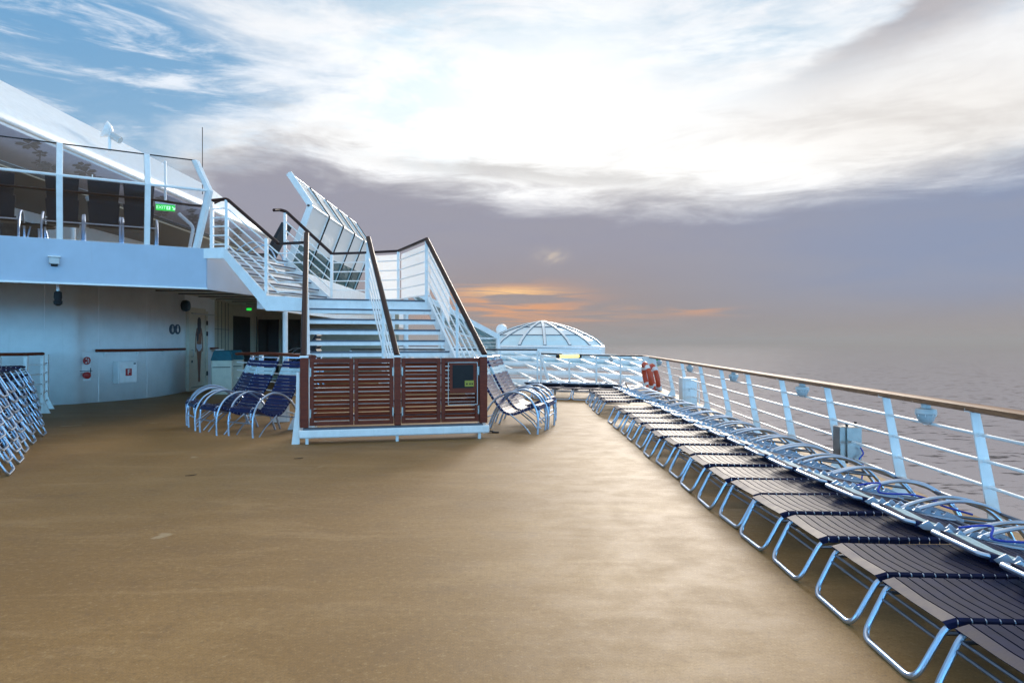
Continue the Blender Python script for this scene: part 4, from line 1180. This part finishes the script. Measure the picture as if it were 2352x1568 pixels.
# ---------------------------------------------------------------- lounger prototype (local: +x from foot to head)
def strap_row(m, curve, ypairs, w, gap, s0, s1, th=.007, wrap=.017):
    """curve: list of (x,z); lay crosswise straps between arc lengths s0..s1"""
    pts = [V(x, 0, z) for x, z in curve]; ln = [0]
    for a, b in zip(pts, pts[1:]): ln.append(ln[-1]+(b-a).length)
    def at(s):
        for i in range(len(pts)-1):
            if s <= ln[i+1] or i == len(pts)-2:
                u = (s-ln[i])/max(1e-9, ln[i+1]-ln[i]); return pts[i].lerp(pts[i+1], u), (pts[i+1]-pts[i]).normalized()
    y0, y1 = ypairs; s = s0
    while s+w <= s1+1e-6:
        a, ta = at(s); b, tb = at(s+w)
        na, nb_ = V(-ta.z, 0, ta.x), V(-tb.z, 0, tb.x)
        prof = [(y0-wrap, -.020), (y0-wrap, .006), (y0-.006, wrap), ((y0+y1)/2, wrap-.008), (y1+.006, wrap), (y1+wrap, .006), (y1+wrap, -.020)]
        outer = prof; inner = [(y*1.0+(th if y < 0 else -th if y > 0 else 0), z-(th if abs(y) < abs(y1)+.008 else 0)) for y, z in prof]
        vs = []; n_ = len(prof)
        for (P0, nn) in ((a, na), (b, nb_)):
            for y, z in outer: vs.append(P0+V(0, y, 0)+nn*z)
            for y, z in inner: vs.append(P0+V(0, y, 0)+nn*z)
        fs = []
        for i in range(n_-1):
            fs += [(i, i+1, 2*n_+i+1, 2*n_+i), (n_+i, n_+i+1, 3*n_+i+1, 3*n_+i), (i, i+1, n_+i+1, n_+i), (2*n_+i, 2*n_+i+1, 3*n_+i+1, 3*n_+i)]
        fs += [(0, n_, 3*n_, 2*n_), (n_-1, 2*n_-1, 4*n_-1, 3*n_-1)]
        m.add(vs, fs); s += w+gap
    return m
HW = .235
def make_lounger():
    t = thing('sun_lounger', '', 'sun lounger', (0, 0, 0))
    h = .268
    side = [(.95, h), (.70, h-.003), (.40, h-.006), (.16, h-.002), (.0, h)]
    f = [(x, -HW, z) for x, z in side]+[(-.135, -HW+.015, .014), (-.135, HW-.015, .014)]+[(x, HW, z) for x, z in reversed(side)]
    MB().tube(fillet(f, .07, 7), .0135, 10).build('frame', M['alu'], t)
    b = MB()
    for z, x in ((.222, -.02), (.186, -.04)): b.tube([(x, -HW+.006, z), (x, HW-.006, z)], .008, 6)
    for y in (-HW, HW): b.tube([(-.015, y*.98, .215), (.45, y*.98, .225)], .009, 6)
    b.tube([(.45, -HW, .225), (.45, HW, .225)], .010, 6); b.tube([(.93, -HW, h), (.93, HW, h)], .011, 6)
    b.build_each('brace', M['alu_shade'], t)
    m = MB(); strap_row(m, [(-.030, h-.018), (-.012, h-.004), (.01, h), (.16, h-.002), (.40, h-.006), (.70, h-.003), (.95, h)], (-HW, HW), .0485, .0085, .008, .94)
    m.build('seat_straps', M['navy'], t)
    z0, z1, xa, xb = .362, .225, .49, 1.10
    q = lambda x: z0+(z1-z0)*(x-xa)/(xb-xa)
    bk = fillet([(xb, -.205, z1), (xa+.02, -.205, q(xa+.02)), (xa, -.19, z0), (xa, .19, z0), (xa+.02, .205, q(xa+.02)), (xb, .205, z1)], .05, 5)
    B = MB().tube(bk, .0145, 10).build('backrest_frame', M['alu'], t)
    cv = [(xa, z0), (xb, z1)]
    m = MB(); strap_row(m, cv, (-.205, .205), .048, .008, .045, .10); strap_row(m, cv, (-.205, .205), .048, .008, .215, .60)
    m.build('back_straps', M['navy'], B)
    m = MB(); strap_row(m, cv, (-.205, .205), .050, .004, .106, .212); m.build('headrest', M['pale'], B)
    MB().tube(fillet([(1.0, -.175, .27), (.64, -.175, .325), (.64, .175, .325), (1.0, .175, .27)], .05), .011, 8).build('support_loop', M['alu_matte'], t)
    for sgn in (-1, 1):
        y = sgn*.262
        arc = spline([(.76, y, .298), (.86, y, .338), (1.0, y, .368), (1.13, y, .368), (1.27, y, .330), (1.40, y, .245), (1.50, y, .13), (1.55, y, .0)], 6)
        MB().tube(arc, .0165, 8, ry=.013).build('arm', M['alu'], t)
        top = []; nn = 6; x0, x1 = .60, .98
        zz = lambda x: .372-.16*(x-.60)
        top.append((x0-.06, zz(x0)-.030))
        for k in range(nn):
            wd = (x1-x0)/nn; xs = x0+wd*k
            top.append((xs, zz(xs)))
            for r_ in range(1, 6):
                xq = xs+wd*(.14+.74*(r_/6)); top.append((xq, zz(xq)-.024*math.sin(PI*r_/6)))
            top.append((xs+wd*.90, zz(xs+wd*.9)))
        poly = top+[(x1+.10, zz(x1)-.045), (x1+.10, zz(x1)-.062), (x0-.03, zz(x0)-.05)]
        MB().prism([(x, y-sgn*.034-.004, z) for x, z in poly], (0, .008, 0)).build('adjuster_plate', M['alu_matte'], t)
    b = MB(); b.tube([(1.33, -.262, .295), (1.33, .262, .295)], .011, 6); b.tube([(1.52, -.262, .09), (1.52, .262, .09)], .011, 6)
    for y in (-.262, .262): b.tube([(.95, y*.97, h), (1.44, y*.97, .205)], .011, 6)
    b.tube([(1.0, -.24, h), (1.0, .24, h)], .010, 6)
    b.build_each('rear_brace', M['alu_shade'], t)
    return t
LP = make_lounger()
near = [2.20, 2.76, 3.31, 3.88, 4.49, 5.08, 5.64, 6.21, 6.88, 7.5, 8.14, 8.78, 9.48, 10.17, 10.8, 11.5, 12.2, 13.7, 14.4, 15.15, 15.95]
ordw = ['nearest', 'second', 'third', 'fourth', 'fifth', 'sixth', 'seventh', 'eighth', 'ninth', 'tenth', 'eleventh', 'twelfth', 'thirteenth', 'fourteenth', 'fifteenth', 'sixteenth', 'seventeenth', 'eighteenth', 'nineteenth', 'twentieth', 'farthest']
GR = 'loungers in a row along the sea railing'
def put(o, first, loc, rz, label, group):
    if first:
        o.location = loc; o.rotation_euler = (0, 0, rz); o['label'] = label; o['group'] = group; return o
    return copy_tree(o, loc, rz, label, group)
for i, Y in enumerate(near):
    lb = ('navy strapped sun lounger in the row by the sea railing, '+ordw[i]+(' to the camera' if i == 0 else ' from the camera' if i < len(near)-1 else ' from the camera'))
    put(LP, i == 0, (1.805+random.uniform(-.026, .022), Y-HW-.015+random.uniform(-.012, .012), 0), random.uniform(-.032, .032), lb, GR)
# row across the forward end
a, b = V(.15, 17.3, 0), V(2.45, 16.3, 0); rz = math.atan2((b-a).y, (b-a).x)+PI/2
for i in range(5):
    p = a.lerp(b, (i+.35)/5)
    copy_tree(LP, (p.x, p.y, 0), rz+random.uniform(-.03, .03), 'sun lounger in the far row before the forward railing, '+['leftmost', 'second from left', 'middle one', 'second from right', 'rightmost'][i]+' of five', 'loungers before the forward railing')
# stacks at far left
stk = [V(-5.45, 7.35, 0), V(-5.85, 8.05, 0), V(-6.30, 8.80, 0), V(-6.70, 9.55, 0), V(-7.12, 10.35, 0)]
sdir = V(-1.37*1.1, 2.8, 0).normalized(); rzs = math.atan2(sdir.x, -sdir.y)+PI/2
hd = V(-sdir.y, sdir.x, 0)
if hd.x > 0: hd = -hd
rzs = math.atan2(hd.y, hd.x)
sw = ['nearest', 'second nearest', 'middle', 'second farthest', 'farthest']; lev = ['bottom', 'second', 'third', 'fourth', 'fifth', 'sixth', 'top']
for i, p in enumerate(stk):
    for k in range(7):
        q = p+hd*(.024*k+random.uniform(-.012, .012))
        copy_tree(LP, (q.x, q.y, .126*k), rzs+random.uniform(-.02, .02), 'stacked sun lounger at far left, '+lev[k]+(' one' if k in (0, 6) else ' from bottom')+' of the '+sw[i]+' stack', 'stacked loungers at far left')

# ---------------------------------------------------------------- reclining arc chairs
def make_chair(navy='navychair'):
    t = thing('deck_chair', '', 'deck chair', (0, 0, 0))
    hw = .235
    for sgn in (-1, 1):
        y = sgn*.272
        arc = spline([(.42, y, 0), (.425, y, .20), (.395, y, .37), (.29, y, .53), (.10, y, .625), (-.10, y, .60), (-.28, y, .48), (-.42, y, .27), (-.53, y, .0)], 6)
        MB().tube(arc, .0165, 10).build('arm', M['alu'], t)
    side = [(-.60, 1.11), (-.47, .83), (-.33, .58), (-.20, .40), (-.11, .315), (0.0, .285), (.12, .315), (.27, .385), (.365, .425), (.412, .41), (.430, .365), (.432, .30), (.425, .255)]
    sp = [(p.x, p.z) for p in spline([V(x, 0, z) for x, z in side], 4)]
    tp = [V(x, -hw, z) for x, z in reversed(sp)]
    loop = tp[:-1]+fillet([tp[-1]-V(-.02, 0, .05), V(-.615, -hw, 1.14), V(-.615, hw, 1.14), V(-.58, hw, 1.06)], .06, 5)+[V(x, hw, z) for x, z in sp[1:]]
    MB().tube(loop, .014, 8).build('frame', M['alu'], t)
    m = MB(); strap_row(m, sp, (-hw, hw), .046, .013, .03, .14); strap_row(m, sp, (-hw, hw), .051, .0075, .275, 1.60)
    m.build('seat_straps', M[navy], t)
    m = MB(); strap_row(m, sp, (-hw, hw), .052, .008, .150, .272); m.build('headrest', M['pale'], t)
    b = MB(); b.tube([(.424, -.272, .205), (.424, .272, .205)], .013, 8); b.tube([(-.30, -.272, .46), (-.30, .272, .46)], .011, 6)
    b.tube([(-.44, -.272, .22), (-.44, .272, .22)], .011, 6)
    b.build_each('crossbar', M['alu'], t)
    b = MB()
    for y in (-.255, .255): b.tube([(-.02, y, .29), (.20, y, .12), (.30, y, .0)], .011, 6)
    b.build_each('rear_leg', M['alu'], t)
    return t
CP = make_chair()
def chair(first, front, facing, label, group):
    f = V(facing[0], facing[1], 0).normalized(); loc = V(front[0], front[1], 0)-f*.42
    return put(CP, first, loc, math.atan2(f.y, f.x), label, group)
G1 = 'blue chairs left of the staircase'
chair(True, (-3.98, 10.22), (-.52, -.85), 'blue strapped deck chair with pale headrest, nearest the louvred stair front on its left', G1)
chair(False, (-4.60, 10.55), (-.66, -.75), 'blue strapped deck chair with pale headrest, second left of the stair front', G1)
chair(False, (-5.12, 11.15), (-.82, -.57), 'blue strapped deck chair, third of the fan left of the stair front', G1)
chair(False, (-5.52, 11.85), (-.92, -.40), 'blue strapped deck chair, farthest of the fan and closest to the bins', G1)
G2 = 'chairs right of the staircase'
chair(False, (.46, 10.78), (.97, -.26), 'deck chair with arched silver arms right of the stair front, the nearest one', G2)
chair(False, (.64, 11.40), (.97, -.24), 'deck chair with arched silver arms right of the stair front, the middle one', G2)
chair(False, (.70, 12.15), (.96, -.28), 'deck chair with arched silver arms right of the stair front, the farthest one', G2)
# upper deck chairs: black high backs turned to the windscreen
def make_upper():
    t = thing('deck_chair', '', 'deck chair', (0, 0, 0))
    m = MB(); side = [(-.52, 1.06), (-.44, .72), (-.34, .40), (-.26, .34), (.30, .38)]
    for (xa, za), (xb, zb) in zip(side, side[1:]):
        m.prism([(xa, -.235, za), (xa, .235, za), (xb, .21, zb), (xb, -.21, zb)], (.02, 0, .02))
    m.build('sling', M['blackmesh'], t)
    MB().beam((-.50, -.22, .84), (-.50, .22, .84), .008, .014).build('piping', M['alu'], t)
    for y in (-.28, .28):
        MB().tube(spline([(.35, y, 0), (.33, y, .35), (.1, y, .55), (-.25, y, .50), (-.46, y, .28), (-.50, y, 0)], 5), .017, 8).build('arm', M['alu'], t)
    b = MB(); b.tube([(-.43, -.28, .36), (-.43, .28, .36)], .012, 6); b.tube([(-.50, -.28, .04), (-.50, .28, .04)], .012, 6); b.build_each('crossbar', M['alu'], t)
    return t
UP = make_upper()
inward = math.atan2(-fn.y, -fn.x)
for i, (x, lb) in enumerate(((2, 'black high backed chair behind the windscreen at the left picture edge'), (146, 'black high backed chair behind the windscreen, directly behind its left white post'), (238, 'black high backed chair behind the windscreen, midway between two white posts'), (318, 'black high backed chair behind the windscreen, just left of the exit sign'))):
    e = on_edge(x)-fn*1.05; k = (x-CX)/F; e = V(k*e.y, e.y, UZ1)
    put(UP, i == 0, e, inward+random.uniform(-.06, .06), lb, 'chairs on the upper deck')
c = on_edge(75)-fn*1.5
t = thing('side_table', 'small dark low table between the upper deck chairs', 'table', V(c.x, c.y, UZ1))
c = V(c.x, c.y, UZ1)
MB().lathe(c+Z*.36, [(.26, 0), (.26, .03)], 20).build('top', M['dark'], t)
for k in range(3):
    a = 2*PI*k/3; MB().tube([c+V(math.cos(a)*.2, math.sin(a)*.2, 0), c+V(math.cos(a)*.12, math.sin(a)*.12, .36)], .014, 6).build('leg', M['alu'], t)

# stacked dark chairs far in the passage
t = thing('chair_stack', 'dark heap of stacked chairs in the shade of the passage left of the stairs', 'chairs', W(690, 860, 19))
o = W(690, 860, 19); o.z = 0
m = MB(); 
for k in range(5):
    m.prism([o+V(-.5, 0, .38+.14*k), o+V(.05, 0, .34+.14*k), o+V(.45, 0, 1.0+.14*k), o+V(.42, 0, 1.05+.14*k), o+V(.0, 0, .40+.14*k), o+V(-.5, 0, .42+.14*k)], (0, .5, 0))
m.build('slings', M['blackmesh'], t)
m = MB()
for k in range(5):
    for y in (0, .5): m.tube(spline([o+V(-.5, y, .1*k), o+V(-.4, y, .5+.14*k), o+V(0, y, .66+.14*k), o+V(.4, y, .45+.14*k), o+V(.5, y, .1*k)], 4), .016, 6)
m.build('arms', M['alu'], t)

# blue ropes on the near loungers and at the steel box
def rope(pts, label): return tag(MB().tube(spline(pts, 6), .007, 6).build('rope', M['rope']), label, 'rope', 'blue ropes tied to the loungers')
for j, (Y, lb) in enumerate(((3.0, 'blue rope tied over the backs of the nearest loungers'), (3.85, 'blue rope knotted on the back of a lounger level with the near rail post'), (5.0, 'blue rope looped on a lounger back before the steel box'))):
    y0 = Y-.25
    rope([(2.50, y0+.30, .36), (2.60, y0+.18, .40), (2.56, y0+.10, .35), (2.72, y0-.02, .36), (2.84, y0-.12, .33), (2.78, y0-.25, .34), (2.93, y0-.32, .30)], lb)
pb = W(1976, 1050, 7.1)
rope([pb+V(0, 0, .1), pb+V(.03, 0, .04), pb+V(-.02, -.02, -.02), pb+V(.03, -.03, -.10), pb+V(-.03, -.1, -.22), pb+V(.02, -.3, -.36)], 'blue rope dangling beside the steel box on the railing')
# dark fallen strap at stair foot and specks on deck
p = g(1128, 993)
tag(MB().tube(spline([p+V(-.06, .05, .012), p+V(0, 0, .02), p+V(.05, -.02, .012), p+V(.02, -.06, .014), p+V(.12, -.05, .01)], 5), .012, 6).build('loose_strap', M['dark']), 'dark strap end lying on the deck by the right stair foot', 'strap')
for x, y, lb in ((684, 1053, 'small dark leaf scrap on the deck below the stair front'), (436, 1092, 'thin dark twig on the deck at left')):
    p = g(x, y); tag(MB().prism([p+V(-.04, -.02, .003), p+V(.02, -.01, .003), p+V(.05, .05, .003), p+V(.0, .0, .003)], (0, 0, .004)).build('debris', M['dark'], smooth=False), lb, 'debris')

# ---------------------------------------------------------------- camera and view
cam = bpy.data.cameras.new('camera'); co = bpy.data.objects.new('camera', cam); C.objects.link(co)
co.location = (0, 0, CAMH); co.rotation_euler = (PI/2, 0, 0)
cam.sensor_width = 36; cam.lens = 36*F/2352; cam.clip_end = 60000; cam.clip_start = .05
sc = bpy.context.scene; sc.camera = co
sc.view_settings.view_transform = 'Standard'; sc.view_settings.look = 'None'
sc.view_settings.exposure = .2; sc.view_settings.gamma = 1
sc.cycles.max_bounces = 8; sc.cycles.transparent_max_bounces = 16
sc.cycles.use_denoising = True
